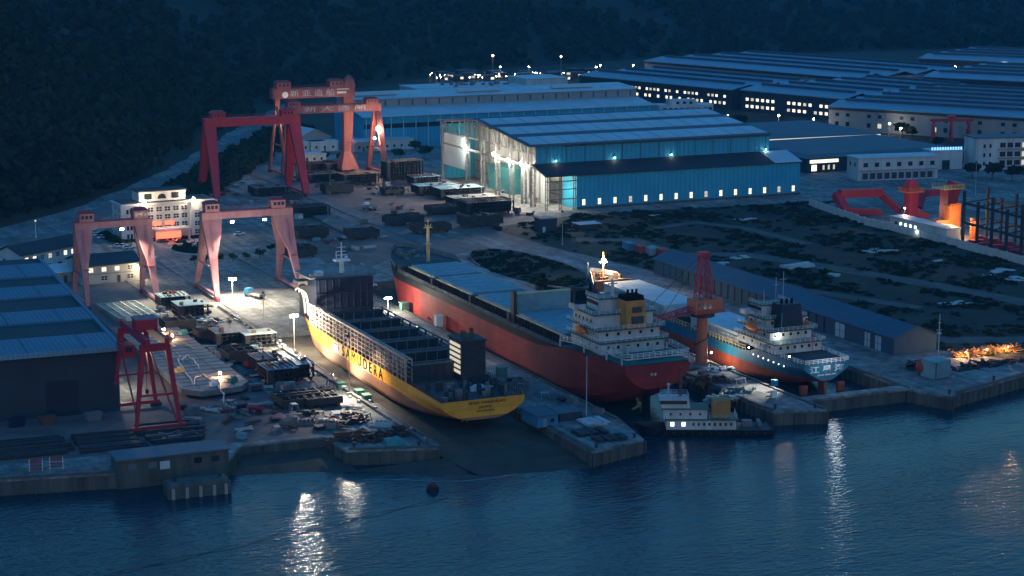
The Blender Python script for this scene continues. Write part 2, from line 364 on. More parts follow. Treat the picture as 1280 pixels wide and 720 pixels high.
def crowns_mesh(name, trees, leaves, rng, size=.42):
    """many leaf clumps spread through each crown's volume; trees: x, y, z, radius, height"""
    T = np.array(trees); n = len(T); k = leaves
    d = rng.normal(size=(n,k,3)); d /= np.linalg.norm(d, axis=2, keepdims=True)
    rr = rng.uniform(.35, 1.05, (n,k,1))**.6
    lump = 1 + .25*np.sin(d[...,0:1]*5+T[:,None,0:1])*np.cos(d[...,2:3]*4+T[:,None,1:2])
    P = d*rr*lump; rad = T[:,3][:,None]; hh = T[:,4][:,None]
    cx = T[:,0][:,None]+P[...,0]*rad; cy = T[:,1][:,None]+P[...,1]*rad; cz = T[:,2][:,None]+hh*.55+P[...,2]*hh*.45
    c = np.stack([cx,cy,cz],2).reshape(-1,3)
    nrm = d.reshape(-1,3) + rng.normal(scale=.5, size=(n*k,3)); nrm /= np.linalg.norm(nrm,axis=1,keepdims=True)
    a = np.cross(nrm, rng.normal(size=(n*k,3))); a /= np.linalg.norm(a,axis=1,keepdims=True); b = np.cross(nrm,a)
    s = (np.repeat(T[:,3],k)*size*rng.uniform(.6,1.2,n*k))[:,None]
    q = np.stack([c-a*s-b*s*.7, c+a*s-b*s*.7, c+a*s*.8+b*s*.7, c-a*s*.8+b*s*.7],1).reshape(-1,3)
    me = bpy.data.meshes.new(name); N = n*k
    me.vertices.add(N*4); me.vertices.foreach_set('co', q.ravel().astype(np.float32))
    me.loops.add(N*4); me.loops.foreach_set('vertex_index', np.arange(N*4, dtype=np.int32))
    me.polygons.add(N); me.polygons.foreach_set('loop_start', np.arange(0,N*4,4,dtype=np.int32))
    me.update(); me.materials.append(M['leaf'])
    return me
def make_forest():
    rng = np.random.default_rng(5); near, far = [], []
    cy, sy = math.cos(YAW), math.sin(YAW)
    for i in range(26000):
        fw = 650 + 2000*rng.random()**1.5; r = (rng.random()-.5)*fw*.62
        x = fw*sy + r*cy; y = fw*cy - r*sy
        d = foot_dist(x, y)
        if d < 3: continue
        z = hill_z(x, y)
        if mnoise.noise(Vector((x*.012, y*.012, 31))) > .33 and d > 40: continue
        h = rng.uniform(2.5, 6) if rng.random() < .35 else rng.uniform(6, 13)*(.8+.5*abs(mnoise.noise(Vector((x*.02, y*.02, 77)))))
        (near if fw < 1150 else far).append((x, y, z-.5, h*rng.uniform(.34,.6), h))
    for nm, L, k, s in (('forest', near, 70, .36), ('far_forest', far, 26, .55)):
        o = bpy.data.objects.new(nm, crowns_mesh(nm, L, k, rng, s)); C.objects.link(o); kind(o, 'stuff')
        o['label'] = 'dense dark woodland covering the hillside' if nm == 'forest' else 'distant woodland on the far hills'
    # strip of scrub between the hill road and the yard
    L = []
    for i in range(420):
        t = rng.random(); off = rng.uniform(9, 34)
        x = 183+(313-183)*t + off*.88; y = 815+(1060-815)*t - off*.47
        h = rng.uniform(2.5, 6); L.append((x, y, 0, h*.6, h))
    o = bpy.data.objects.new('roadside_scrub', crowns_mesh('roadside_scrub', L, 50, rng, .4)); C.objects.link(o); kind(o, 'stuff')
    o['label'] = 'dark bushes between the hill road and the yard'
make_forest()

# roads, paved strips and worn ground: thin sheets, each 4 mm above the one below
def sheet(name, pts, m, lvl=1, k='structure'):
    return kind(MB().add([(x,y,.006*lvl) for x,y in pts], [tuple(range(len(pts)))]).build(name, m), k)
def strip(name, pts, w, m, lvl=1):
    mb = MB(); L = []
    for i, p in enumerate(pts):
        a = Vector(pts[max(0,i-1)]); b = Vector(pts[min(len(pts)-1,i+1)]); d = (b-a).normalized(); nrm = Vector((-d.y, d.x))
        L.append((Vector(p)+nrm*w/2, Vector(p)-nrm*w/2))
    for (a,b),(c,d) in zip(L, L[1:]): mb.quad(*[(q.x,q.y,.006*lvl) for q in (b,d,c,a)])
    return kind(mb.build(name, m), 'structure')
strip('hill_road', [(150,760),(180,815),(239,912),(313,1060),(380,1180)], 11, 'asphalt', 2)
sheet('outer_plain', [(330,1020),(520,1020),(590,940),(600,700),(800,600),(3000,700),(3000,1500),(1000,1560),(640,1480),(400,1280)], 'field_ground', 1)
sheet('yard_apron', [(60,520),(160,520),(160,600),(150,640),(60,640)], 'soil', 1)
sheet('plate_yard', [(60,426),(140,421),(140,560),(112,560),(112,462),(60,470)], 'rust_ground', 2)
sheet('block_yard', [(215,640),(330,640),(330,900),(262,900)], 'rust_ground', 1)
strip('yard_road', [(270,980),(266,860),(262,760),(262,680),(266,640)], 12, 'asphalt', 3)
# rough field and its muddy tracks
field = [(322,446),(330,470),(318,560),(303,640),(300,690),(352,708),(470,698),(448,684),(446,600),(442,538),(436,470),(428,420),(345,410)]
sheet('field', field, 'field_ground', 3)
# ------------------------------------------------------------------ gantry cranes
def trolley(mb_name, parent, c, s, m, roof):
    """machinery house on the girder: body with three little windows and a shallow pitched roof"""
    x, y, z = c; sx, sy, sz = s
    o = MB().box(x-sx/2, y-sy/2, z, x+sx/2, y+sy/2, z+sz).build(mb_name, m, parent)
    r = MB().prism([(x-sx/2-.3, 0), (x+sx/2+.3, 0), (x+sx/2-.6, 1), (x-sx/2+.6, 1)], 0, 1)
    rb = MB(); e = .3; a = [(x-sx/2-e,y-sy/2-e,z+sz),(x+sx/2+e,y-sy/2-e,z+sz),(x+sx/2+e,y+sy/2+e,z+sz),(x-sx/2-e,y+sy/2+e,z+sz)]
    b = [(x-sx/2+.8,y-sy*.2,z+sz+.9),(x+sx/2-.8,y-sy*.2,z+sz+.9),(x+sx/2-.8,y+sy*.2,z+sz+.9),(x-sx/2+.8,y+sy*.2,z+sz+.9)]
    rb.loft([a,b]).build('trolley_roof', roof, o)
    for k in (-1,0,1):
        MB().box(x+k*sx*.28-.45, y-sy/2-.06, z+sz*.35, x+k*sx*.28+.45, y-sy/2+.02, z+sz*.75).build('trolley_window', 'glass_dark', o)
    return o
def gantry(name, label, loc, span, depth, h, gh, gd, top_w, foot, m, top_m, cabins, group, legs=('taper','taper'), over=1.2, trol=(4.6,4.2,2.6)):
    """portal crane: box girder across x, splayed leg pairs at both ends, sill beams with wheel bogies"""
    t = thing(name, label, 'gantry crane', loc, 0, group)
    z1, z0 = h, h-gh
    MB().box(-over, -gd/2, z0, span+over, gd/2, z1).build('girder', m, t)
    w = MB().box(-over+.1, -gd/2+.15, z1+.003, span+over-.1, gd/2-.15, z1+.25)
    for yy in (-gd/2+.2, gd/2-.2):     # rails with stanchions along the walkway
        w.bar((-over, yy, z1+1.2), (span+over, yy, z1+1.2), .07)
        for i in range(int(span/2.5)+2): w.bar((-over+.1+i*2.5, yy, z1+.2), (-over+.1+i*2.5, yy, z1+1.2), .06)
    w.build('walkway', top_m, t)
    for i, (x, st) in enumerate(((0, legs[0]), (span, legs[1]))):
        s = 1 if i == 0 else -1
        for q in (-1, 1):
            yt = q*gd*.28; yb = q*(depth/2)
            mb = MB()
            if st == 'taper':
                hd = top_w; zs = z0 - h*.14
                c1 = s*(hd/2-over)
                y1 = yt + (yb-yt)*.12; y2 = yt + (yb-yt)*.45
                sec = lambda cx, cy, wx, wy, z: [(cx-wx/2,cy-wy/2,z),(cx+wx/2,cy-wy/2,z),(cx+wx/2,cy+wy/2,z),(cx-wx/2,cy+wy/2,z)]
                mb.loft([sec(x+c1,yt,hd,gd*.42,z0-.003), sec(x+c1*.9,y1,hd*.86,gd*.4,zs), sec(x+c1*.35,y2,hd*.42,foot*1.15,z0*.55), sec(x,yb,foot,foot,1.5)])
            elif st == 'straight':
                sec = lambda cx, cy, wx, wy, z: [(cx-wx/2,cy-wy/2,z),(cx+wx/2,cy-wy/2,z),(cx+wx/2,cy+wy/2,z),(cx-wx/2,cy+wy/2,z)]
                c1 = s*(top_w/2-over)
                mb.loft([sec(x+c1,yt,top_w,gd*.42,z0-.003), sec(x,yb,foot,foot,1.5)])
            elif st == 'pipe':
                mb.tube((x,yt*.6,z0-4), (x,yb,1.5), .75, .85, 12)
            mb.build('leg', m, t)
        if st == 'pipe': MB().loft([[(x-1,-1.2,z0-5),(x+1,-1.2,z0-5),(x+1,1.2,z0-5),(x-1,1.2,z0-5)],[(x-1.2,-1.6,z0-.003),(x+1.2,-1.6,z0-.003),(x+1.2,1.6,z0-.003),(x-1.2,1.6,z0-.003)]]).build('leg_head', m, t)
        mb = MB().box(x-foot*.42, -depth/2, 1.2, x+foot*.42, depth/2, 2.0)
        zt = z0*.40; yy = depth/2*.72
        mb.bar((x,-yy,zt),(x,yy,zt), .45)
        mb.build('sill_beam', m, t)
        for q in (-1,1):
            b = MB().box(x-.55, q*depth/2-1.9, .12, x+.55, q*depth/2+1.9, 1.2)
            for k in (-1.3,-.45,.45,1.3): b.tube((x-.62,q*depth/2+k,.4),(x+.62,q*depth/2+k,.4),.38,n=10)
            b.build('wheel_bogie', 'crane_dark_red', t)
        # ladder and platform on the leg
        lb = MB(); yb = -depth/2; a = Vector((x+s*.9,yb*.95,2)); b_ = Vector((x+s*1.2,-gd*.3,z0))
        for d in (-.25,.25): lb.bar(a+Vector((d,-.5,0)), b_+Vector((d,-.5,0)), .07)
        for k in range(24): p = a.lerp(b_, k/24); lb.bar(p+Vector((-.25,-.5,0)), p+Vector((.25,-.5,0)), .05)
        p = a.lerp(b_, .45); lb.cb(p.x, p.y-.7, p.z, 2.0, 1.4, .12)
        lb.build('ladder', top_m, t)
    for cx, cz in cabins: trolley('trolley_house', t, (cx, 0, h+.3+cz), trol, m, top_m)
    return t
GC = 'gantry cranes of the shipyard'
c1 = gantry('gantry_crane', 'faded pink gantry crane over the small office building beside the blue workshop roof', (120.3,602,0), 22.3, 21, 26.3, 2.0, 3.4, 5.6, 1.25, 'crane_pink', 'crane_dark_red',
            [(2.6,0),(19.8,0)], GC)
c2 = gantry('gantry_crane', 'faded pink gantry crane standing beside the bow of the yellow container ship', (161.3,602,0), 28.2, 25, 27.0, 2.2, 3.4, 6.6, 1.35, 'crane_pink', 'crane_dark_red',
            [(2.2,0),(24.5,0)], GC)
gantry('gantry_crane', 'bright red gantry crane with thick plain legs below the wooded hill', (221.5,818,0), 40.5, 26, 34.6, 3.4, 4.2, 5.2, 2.6, 'crane_red', 'crane_red',
       [(4.8,0),(36.5,0)], GC, ('straight','straight'), 1.6, (6.0,4.8,2.4))
c4 = gantry('gantry_crane', 'tallest orange gantry crane with round white emblem, thin forked left legs and flared right leg', (272,878,0), 36, 27, 41.2, 4.6, 4.6, 3.4, 1.6, 'crane_rear', 'crane_dark_red',
       [(3.0,0),(29.5,0)], GC, ('pipe','none'), 2.6, (7.0,5.0,2.8))
mb = MB(); sec = lambda cx, wx, wy, z: [(cx-wx/2,-wy/2,z),(cx+wx/2,-wy/2,z),(cx+wx/2,wy/2,z),(cx-wx/2,wy/2,z)]
mb.loft([sec(35.6,5.2,4,36.5), sec(35.2,4.4,3.8,20), sec(34.6,3.4,3.4,10), sec(34.4,8,11,3.4), sec(34.4,8.6,13,1.6)]); mb.build('leg', 'crane_rear', c4)
MB().loft([sec(35.9,6,5,41.2), sec(36.2,4.4,4,44.5), sec(36.4,1.2,1.2,46.6)]).build('a_frame', 'crane_rear', c4)
c5 = gantry('gantry_crane', 'orange gantry crane with white characters and a bright floodlight on its right leg', (274.5,866,0), 43.5, 25, 33.8, 3.4, 4.4, 3.0, 1.8, 'crane_rear', 'crane_dark_red',
       [(1.5,-.2),(40.5,-.2)], GC, ('straight','straight'), 1.6, (6.0,5.0,2.2))
lettering('lettering', '新 亚 造 船', 3.3, 'slab_pale', c4, (17.2,-2.36,38.7), 'S', 1.42)
MB().add([(3.6+1.5*math.cos(a*math.pi/8), -2.36, 38.5+1.5*math.sin(a*math.pi/8)) for a in range(16)], [tuple(range(16))]).build('emblem', 'white_paint', c4)
mb = MB()
for r, z in enumerate((40.0, 38.2)):
    for k in range(8 if r == 0 else 6): mb.box(29.6+k*.78, -2.4, z, 30.1+k*.78+(.2 if r else 0), -2.32, z+(.55 if r == 0 else 1.0))
mb.build('small_lettering', 'white_paint', c4)
lettering('lettering', '新 大 造 船', 2.5, 'slab_pale', c5, (22,-2.26,32.2), 'S', 2.6)

# small red goliath with A-frames, girders along y
t = thing('portal_crane', 'dark red portal crane on splayed legs between the workshop and the steel stock', 'portal crane', (105,451.5,0), 0)
for q in (-1,1):
    for s in (-1,1):
        MB().bar((s*3.0, q*11.2, 20), (s*5.4, q*12.4, .9), 1.25, 1.5, .75, .8, side=(1,0,0)).build('leg', 'crane_red', t)
    MB().box(-3.6, q*11.2-.7, 19.6, 3.6, q*11.2+.7, 21.2).build('cross_beam', 'crane_red', t); MB().bar((-4.1,q*11.8,9),(4.1,q*11.8,9),.5).build('cross_beam', 'crane_red', t)
    MB().box(-6.4, q*12.4-.45, .9, 6.4, q*12.4+.45, 1.7).build('sill_beam', 'crane_red', t)
    for s in (-1,1): MB().box(s*5.4-1.4, q*12.4-.5, .15, s*5.4+1.4, q*12.4+.5, .9).build('wheel_bogie', 'steel_dark', t)
for s in (-1,1):
    mb = MB().box(s*2.3-.55, -14, 21.2, s*2.3+.55, 13, 23.0)
    for k in range(14): mb.bar((s*3.1,-13.6+k*2,23),(s*3.1,-13.6+k*2,24.1),.07)
    mb.bar((s*3.1,-13.8,24.1),(s*3.1,12.8,24.1),.08); mb.build('girder', 'crane_red', t)
    MB().bar((s*4.6,-11.9,2),(s*3.4,11.3,17),.35).build('brace', 'crane_red', t)
tr = MB().box(-2.6,-3.6,23.1,2.6,.6,25.6).build('trolley', 'crane_red', t)
MB().box(-2.8,-3.8,25.6,2.8,.8,26).build('trolley_roof', 'crane_pink', tr)
cb_ = MB().box(-4.5,3,15.2,-1.6,8.5,18.2).build('operator_cab', 'crane_red', t)
MB().box(-3.9,2.92,16.6,-2.2,3.02,17.8).build('window', 'glass_dark', cb_)
MB().tube((0,-1.5,23),(0,-1.5,8),.06).cb(0,-1.5,7,.6,1.2,1.0).build('hoist_hook', 'steel_dark', t)

# ------------------------------------------------------------------ ships
def smooth01(x): x = max(0, min(1, x)); return x*x*(3-2*x)
class Hull:
    def __init__(s, B, L, zk, deck, split, bow0, bow_e, rake, stern_len, st_lo, st_hi, stern_rise, bow_p=2.0, bilge=.3):
        s.__dict__.update(locals())
    def zb(s, y):
        z = s.zk
        if y < s.stern_len: z += s.stern_rise*(1-y/s.stern_len)**1.6
        return z
    def w(s, y, f):
        f = max(0.0, min(1.0, f))
        bil = 1-.45*(1-min(1, f/s.bilge))**2.2
        ye = s.bow_e - s.rake*(1-f)**1.3; y0 = s.bow0 - (ye-s.bow0)*.35*(1-f)
        t = max(0, min(1, (y-y0)/(ye-y0))); fb = max(0, 1-t**s.bow_p)
        st = 1
        if y < s.stern_len:
            a = s.st_lo + (s.st_hi-s.st_lo)*smooth01(f*1.25); st = a + (1-a)*math.sin(y/s.stern_len*math.pi/2)
        return s.B*bil*fb*st
    def stations(s):
        n1 = [s.stern_len*i/8 for i in range(8)]
        n2 = [s.stern_len + (s.bow0-s.bow_p-s.stern_len)*i/12 for i in range(12)]
        ye = s.bow_e - s.rake
        n3 = [s.bow0-s.bow_p + (s.bow_e-(s.bow0-s.bow_p))*(i/22) for i in range(23)]
        return n1+n2+n3
    def shell(s, lo, hi, n=7):
        """plating between two height functions of y"""
        mb = MB(); ys = s.stations(); rows = []
        for y in ys:
            zb, zd = s.zb(y), s.deck(y); a, b = max(lo(y), zb), min(hi(y), zd); b = max(a+.01, b)
            rows.append([(s.w(y, (a+(b-a)*k/(n-1)-zb)/(zd-zb)), y, a+(b-a)*k/(n-1)) for k in range(n)])
        for sd in (-1, 1):
            v = [(sd*p[0], p[1], p[2]) for r in rows for p in r]; f = []
            for i in range(len(rows)-1):
                for k in range(n-1):
                    q = (i*n+k, (i+1)*n+k, (i+1)*n+k+1, i*n+k+1); f.append(q if sd > 0 else q[::-1])
            mb.add(v, f)
        r = rows[0]; poly = [(-p[0],p[1],p[2]) for p in r] + [(p[0],p[1],p[2]) for p in r[::-1]]
        mb.add(poly, [tuple(range(len(poly)))])
        return mb
    def bottom(s):
        mb = MB(); ys = s.stations(); v = []
        for y in ys: w = s.w(y,0); z = s.zb(y); v += [(-w,y,z),(w,y,z)]
        return mb.add(v, [(2*i,2*i+1,2*i+3,2*i+2) for i in range(len(ys)-1)])
    def plate(s, dz, y0, y1, inset=.15):
        ys = sorted({y0, y1} | {y for y in s.stations() if y0 < y < y1}); v = []
        for y in ys: w = max(.02, s.w(y,1)-inset); z = s.deck(y)+dz; v += [(-w,y,z),(w,y,z)]
        return MB().add(v, [(2*i,2*i+2,2*i+3,2*i+1) for i in range(len(ys)-1)])
def rail(mb, pts, h=1.1, step=2.2, r=.07, rows=3):
    for a, b in zip(pts, pts[1:]):
        a, b = Vector(a), Vector(b); n = max(1, int((b-a).length/step))
        for i in range(n+1): p = a.lerp(b, i/n); mb.bar(p, p+Vector((0,0,h)), r)
        for k in range(1, rows+1): mb.bar(a+Vector((0,0,h*k/rows)), b+Vector((0,0,h*k/rows)), r*.9)
    return mb
def windows_row(parent, x0, x1, y, z, n, w, h, m='glass_dark', axis='x', face=-1):
    for i in range(n):
        c = x0 + (x1-x0)*(i+.5)/n
        (MB().box(c-w/2, y-.05, z, c+w/2, y+.05, z+h) if axis == 'x' else MB().box(y-.05, c-w/2, z, y+.05, c+w/2, z+h)).build('window', m, parent)

# --- the yellow container ship on the open slip
ship = thing('container_ship', 'unfinished yellow and brown container ship on the left slip with black lettering on its side', 'container ship', (178,413,0))
CD = lambda y: 6.6 + (0 if y < 70 else 1.6*((y-70)/62)**1.5)
hc = Hull(11, 133, -2.2, CD, 3.2, 92, 133, 11, 34, .62, 1.0, 3.8, 2.1)
low = hc.shell(lambda y:-9, lambda y: 3.2 if y > 30 else 3.2-.9*(1-y/30)); bt = hc.bottom(); low.add(bt.v, bt.f); low.build('lower_hull', 'hull_brown', ship, smooth=False)
hc.shell(lambda y: 3.2 if y > 30 else 3.2-.9*(1-y/30), lambda y: 99).build('upper_hull', 'hull_yellow', ship)
hc.plate(-.35, 0, 131).build('main_deck', 'deck_dark', ship)
mb = MB()
for s in (-1,1):
    for y0, y1 in ((2,26),): pass
for y in np.arange(1.5, 130, 1.0): pass
lat = MB()      # tall lashing frames down the port side
PX = -10.75
ys = [24+i*2.9 for i in range(27)]
for i, y in enumerate(ys):
    lat.bar((PX, y, 6.3+max(0,CD(y)-6.6)), (PX, y, 12.6), .3 if i % 2 else .5, .3)
    if i % 2 == 0: lat.bar((PX+1.7, y, 6.3), (PX+1.7, y, 12.4), .3)
    if i % 2 == 0: lat.box(PX, y-.12, 12.1, PX+1.8, y+.12, 12.4)
for k, z in enumerate((7.7, 8.9, 10.1, 11.3, 12.5)):
    lat.bar((PX, ys[0], z), (PX, ys[-1], z), .26 if k != 4 else .42, .2 if k != 4 else .5)
    lat.box(PX+.9, ys[0], z-.10, PX+1.6, ys[-1], z-.04)
for i in range(0, 26, 2):
    if i % 6 == 0: lat.bar((PX+.1, ys[i], 6.8), (PX+.1, ys[i+1], 12.2), .16)
M['lashing_primer'] = mat('lashing_primer', (.50, .36, .30), .7, (.22, .16, .14), .35, .2)
lat.build('lashing_frame', 'lashing_primer', ship)
cg = MB()
for y0 in (25.5,39.3,53.3,67.3,81.3):
    for k in range(4):
        y = y0+1+k*3.2
        for s in (-1,1):
            cg.bar((s*8.5,y,1.4),(s*8.5,y,10.2),.22)
        cg.bar((-8.5,y,9.9),(8.5,y,9.9),.16,.22) if k in (1,) else None
    for x in (-6,-3,0,3,6): cg.bar((x,y0-.1,1.4),(x,y0-.1,10.4),.2); cg.bar((x,y0+11.4,1.4),(x,y0+11.4,10.4),.2)
cg.build('cell_guides', 'steel_grey', ship)
stb = MB()
for i, y in enumerate(ys):
    if i % 2 == 0: stb.bar((-PX, y, 6.3), (-PX, y, 10.0), .4)
for z in (7.7, 8.9, 10.0): stb.bar((-PX, ys[0], z), (-PX, ys[-1], z), .3)
stb.build('lashing_frame', 'steel_dark', ship)
MB().box(-8.8, 24, 1.0, 8.8, 99, 1.4).build('hold_floor', 'deck_dark', ship)
for i, y in enumerate((24.2, 38, 52, 66, 80, 94)):
    b = MB().box(-9.0, y-.7, 1.4, 9.0, y+.7, 10.2).box(-9.2, y-1.0, 10.2, 9.2, y+1.0, 10.6)
    for k in range(9): b.box(-8.4+k*2-.15, y-1.0, 1.4, -8.4+k*2+.15, y-.7, 10.2)
    b.build('hold_bulkhead', 'steel_dark', ship)
    rl = MB(); rail(rl, [(-9,y-.9,10.6),(9,y-.9,10.6)], 1.0, 1.5, .06, 2); rl.build('bulkhead_rail', 'steel_grey', ship)
mb = MB()
for s in (-1,1): mb.box(s*9.0-.3, 24, 1.4, s*9.0+.3, 99, 9.4)
for i in range(26):
    for s in (-1,1): mb.box(s*8.6-.1, 25+i*2.9, 1.4, s*8.6+.1, 25.3+i*2.9, 9.2)
mb.build('hold_coaming', 'steel_dark', ship)
hs = MB().box(-8.6, 100, 6.3, 8.6, 116, 19.2).build('deckhouse', 'navy', ship)
MB().box(-10.2, 101.5, 19.2, 10.2, 115, 19.7).box(-11.4, 108, 16.2, 11.4, 113, 17.6).build('bridge_roof', 'steel_grey', hs)
mb = MB()
for k in range(8): mb.box(-7.9+k*2.1, 99.85, 6.6, -7.7+k*2.1, 100.0, 19)
mb.box(-8.6,99.6,10.2,8.6,100,10.5).box(-8.6,99.7,15,8.6,100,15.2); mb.build('bulkhead_stiffener', 'steel_dark', hs)
rl = MB(); rail(rl, [(-10,101.7,19.7),(10,101.7,19.7),(10,114.8,19.7)], 1.1, 2); rl.build('roof_rail', 'steel_grey', hs)
MB().box(-7.4,103,19.7,-5.4,105.5,21).build('roof_locker', 'white_paint', hs)
ms = MB().tube((1.2,106,19.7),(1.2,106,23.6),.8,.6,10).cb(1.2,106,23.2,4.6,2.6,.5).tube((1.2,106,23.6),(1.2,106,28.6),.25,.15)
for z, w in ((24.9,3.6),(26.0,2.6),(27.2,3.0)): ms.bar((1.2-w/2,106,z),(1.2+w/2,106,z),.18)
ms.tube((-.4,106,23.7),(-.4,106,26.2),.15).ball((2.6,106,24.2),.5).build('radar_mast', 'white_paint', hs)
for k in (-5,-3,4,6): MB().tube((k,104,19.7),(k,104,22),.07).build('antenna', 'pole_grey', hs)
for s, yy in ((-1,106),(1,106)):
    dv = MB()
    for q in (0,3.2):
        pts = [(s*9.0,yy+q,8.0),(s*9.4,yy+q,12.6),(s*10.0,yy+q,14.6),(s*11.2,yy+q,15.6),(s*12.0,yy+q,15.2)]
        for a,b in zip(pts,pts[1:]): dv.bar(a,b,.55,.5)
    dv.build('boat_davit', 'white_paint', ship)
cs = MB().box(2.2,18.5,6.3,8.6,27,16.4).box(1.9,18.2,16.4,8.9,27.3,16.9).build('engine_casing', 'steel_dark', ship)
mb = MB()
for k in range(6): mb.box(2.1,19.4,8.2+k*1.35,2.19,26.2,9.0+k*1.35)
mb.build('louvre', 'window_dim', cs)
for dx, dy, h in ((4,21,1.8),(6.2,22,2.4),(7.4,24.5,1.7),(5,25,1.2)): MB().tube((dx,dy,16.9),(dx,dy,16.9+h),.5,n=8).build('exhaust_pipe', 'rust', cs)
mb = MB(); rail(mb, [(-10.6,23,6.3),(-10.8,1,6.3),(-10.2,.4,6.3),(10.2,.4,6.3),(10.8,2,6.3),(10.8,24,6.3)], 1.3, 1.2, .1); mb.build('stern_rail', 'steel_dark', ship)
rng = random.Random(3); mb = MB()
for i in range(46):
    x, y = rng.uniform(-9.5,9.5), rng.uniform(1.5,16); MB().cb(x,y,6.25,rng.uniform(.3,1.6),rng.uniform(.3,1.6),rng.uniform(.6,2.6),rng.random()).build('deck_gear', 'steel_dark' if i % 3 else 'steel_grey', ship)
MB().cb(-7,5.5,6.25,2.0,1.4,1.5).build('deck_locker', 'teal_paint', ship)
MB().cb(2.5,10,6.25,3.6,2.6,1.2).build('deck_locker', 'roof_pale', ship)
lt = lettering('lettering', 'S A M U D E R A', 4.0, 'black_paint', ship, (-11.06,55.6,4.75), 'W', 1.12)
lg = MB().box(-11.10,74.2,3.6,-11.03,77.8,6.2).build('emblem', 'white_paint', ship)
MB().box(-11.14,74.4,5.5,-11.105,77.6,5.95).box(-11.14,74.4,3.8,-11.105,77.6,4.2).build('emblem_stripe', 'emblem_red', lg)
MB().box(-11.14,74.4,4.6,-11.105,77.6,5.1).build('emblem_stripe', 'blue_deco', lg)
lettering('stern_lettering', 'SINAR PANGKALAN', .95, 'black_paint', ship, (1.0,-.06,5.75), 'S', 1.15)
lettering('stern_lettering', 'JAKARTA', .75, 'black_paint', ship, (.6,-.06,4.65), 'S', 1.1)
lettering('stern_lettering', 'IMO 9435234', .75, 'black_paint', ship, (.6,-.06,3.65), 'S', 1.1)
MB().bar((0,7.5,-2.2),(0,7.5,2.0),.7,3.0,side=(1,0,0)).build('rudder', 'hull_black', ship)
mb = MB()
for i in range(5): a = i*2*math.pi/5; mb.bar((0,10.4,-.4),(1.7*math.cos(a),10.4,-.4+1.7*math.sin(a)),.9,.2)
mb.tube((0,9.6,-.4),(0,13,-.2),.5).build('propeller', 'mast_buff', ship)
t = thing('keel_block_row', 'row of grey keel blocks under the lit side of the yellow ship', 'keel blocks', (171,436,0))
for i in range(24):
    y = i*4.0; zf = -.4-2.2*(94-y)/125 if y < 94 else -.4
    MB().box(-.9,y-.6,zf-.6,.9,y+.6,-2.2).build('keel_block', 'quay_stone', t)

# --- the red bulk carrier on the middle slip
ship = thing('bulk_carrier', 'large red hulled cargo ship with blue hatch covers and a white wheelhouse at its stern', 'cargo ship', (224.6,411,0))
RD = lambda y: 9.4 + (1.8 if y < 34 else 0) + (1.5*smooth01((y-136)/8)) + (.6*(y/150)**2)
hr = Hull(11.5, 182, -6, lambda y: 9.4+(.6*(y/170)**2)+1.6*smooth01((y-153)/6)+1.2*smooth01((y-160)/22)+1.9*smooth01((46-y)/34), 0, 148, 182, 10, 36, .5, .80, 11, 2.2)
RS = lambda y: 7.6+4.6*smooth01((52-y)/40)
low = hr.shell(lambda y:-20, RS); bt = hr.bottom(); low.add(bt.v, bt.f); low.build('lower_hull', 'hull_red', ship)
hr.shell(RS, lambda y: 99).build('upper_hull', 'hull_black', ship)
hr.plate(-.5, 0, 180).build('main_deck', 'deck_dark', ship)
mb = MB(); rail(mb, [(-11.2,26,9.3),(-11.3,60,9.3),(-11.3,152,9.8)], 1.2, 2.4, .09); rail(mb, [(11.3,36,9.3),(11.3,152,9.8)], 1.2, 2.4, .09)
mb.build('deck_rail', 'steel_grey', ship)
for i, (y0, y1) in enumerate(((129,149),(99,126),(71,95),(37,66))):
    co = MB().box(-8.0,y0,9.0,8.0,y1,11.6)
    for k in range(int((y1-y0)/2)+1):
        for s in (-1,1): co.box(s*8.35-.35,y0+k*2-.1,9.2,s*8.35+.35,y0+k*2+.1,11.4)
    co.build('hatch_coaming', 'steel_dark', ship)
    n = max(3, int((y1-y0)/4.6)); mb = MB()
    for k in range(n):
        a = y0 + (y1-y0)*k/n; b = y0 + (y1-y0)*(k+1)/n
        mb.loft([[(-8.2,a+.08,11.6),(8.2,a+.08,11.6),(8.2,b-.08,11.6),(-8.2,b-.08,11.6)],[(-8.0,a+.12,12.5),(8.0,a+.12,12.5),(8.0,b-.12,12.5),(-8.0,b-.12,12.5)]])
        mb.box(-8.0,(a+b)/2-.18,12.503,8.0,(a+b)/2+.18,12.62)
    mb.build('hatch_cover', 'hatch', ship)
    for s in (-1,1): MB().box(s*8.75-.2,y0,11.9,s*8.75+.2,y1,12.1).build('coaming_edge', 'mast_buff', ship)
# upright folded hatch panel and its posts
MB().box(-7.8,67.6,10.5,8.6,68.8,17.4).build('raised_hatch_panel', 'hatch', ship)
MB().box(-8.0,67.4,17.4,8.8,69.0,17.7).build('panel_edge', 'mast_buff', ship)
for x in (-8.7,9.5): MB().box(x-.5,67.2,9,x+.5,69.4,18.4).build('panel_post', 'steel_dark', ship)
for y in (127.4,97.4,70.0,34.6):
    [MB().cb(x,y,8.9,w,1.4,h).build('deck_house', 'steel_dark', ship) for x, w, h in ((-8.5,2.4,3.0),(7.5,2.4,3.0),(0,3,2.2))]
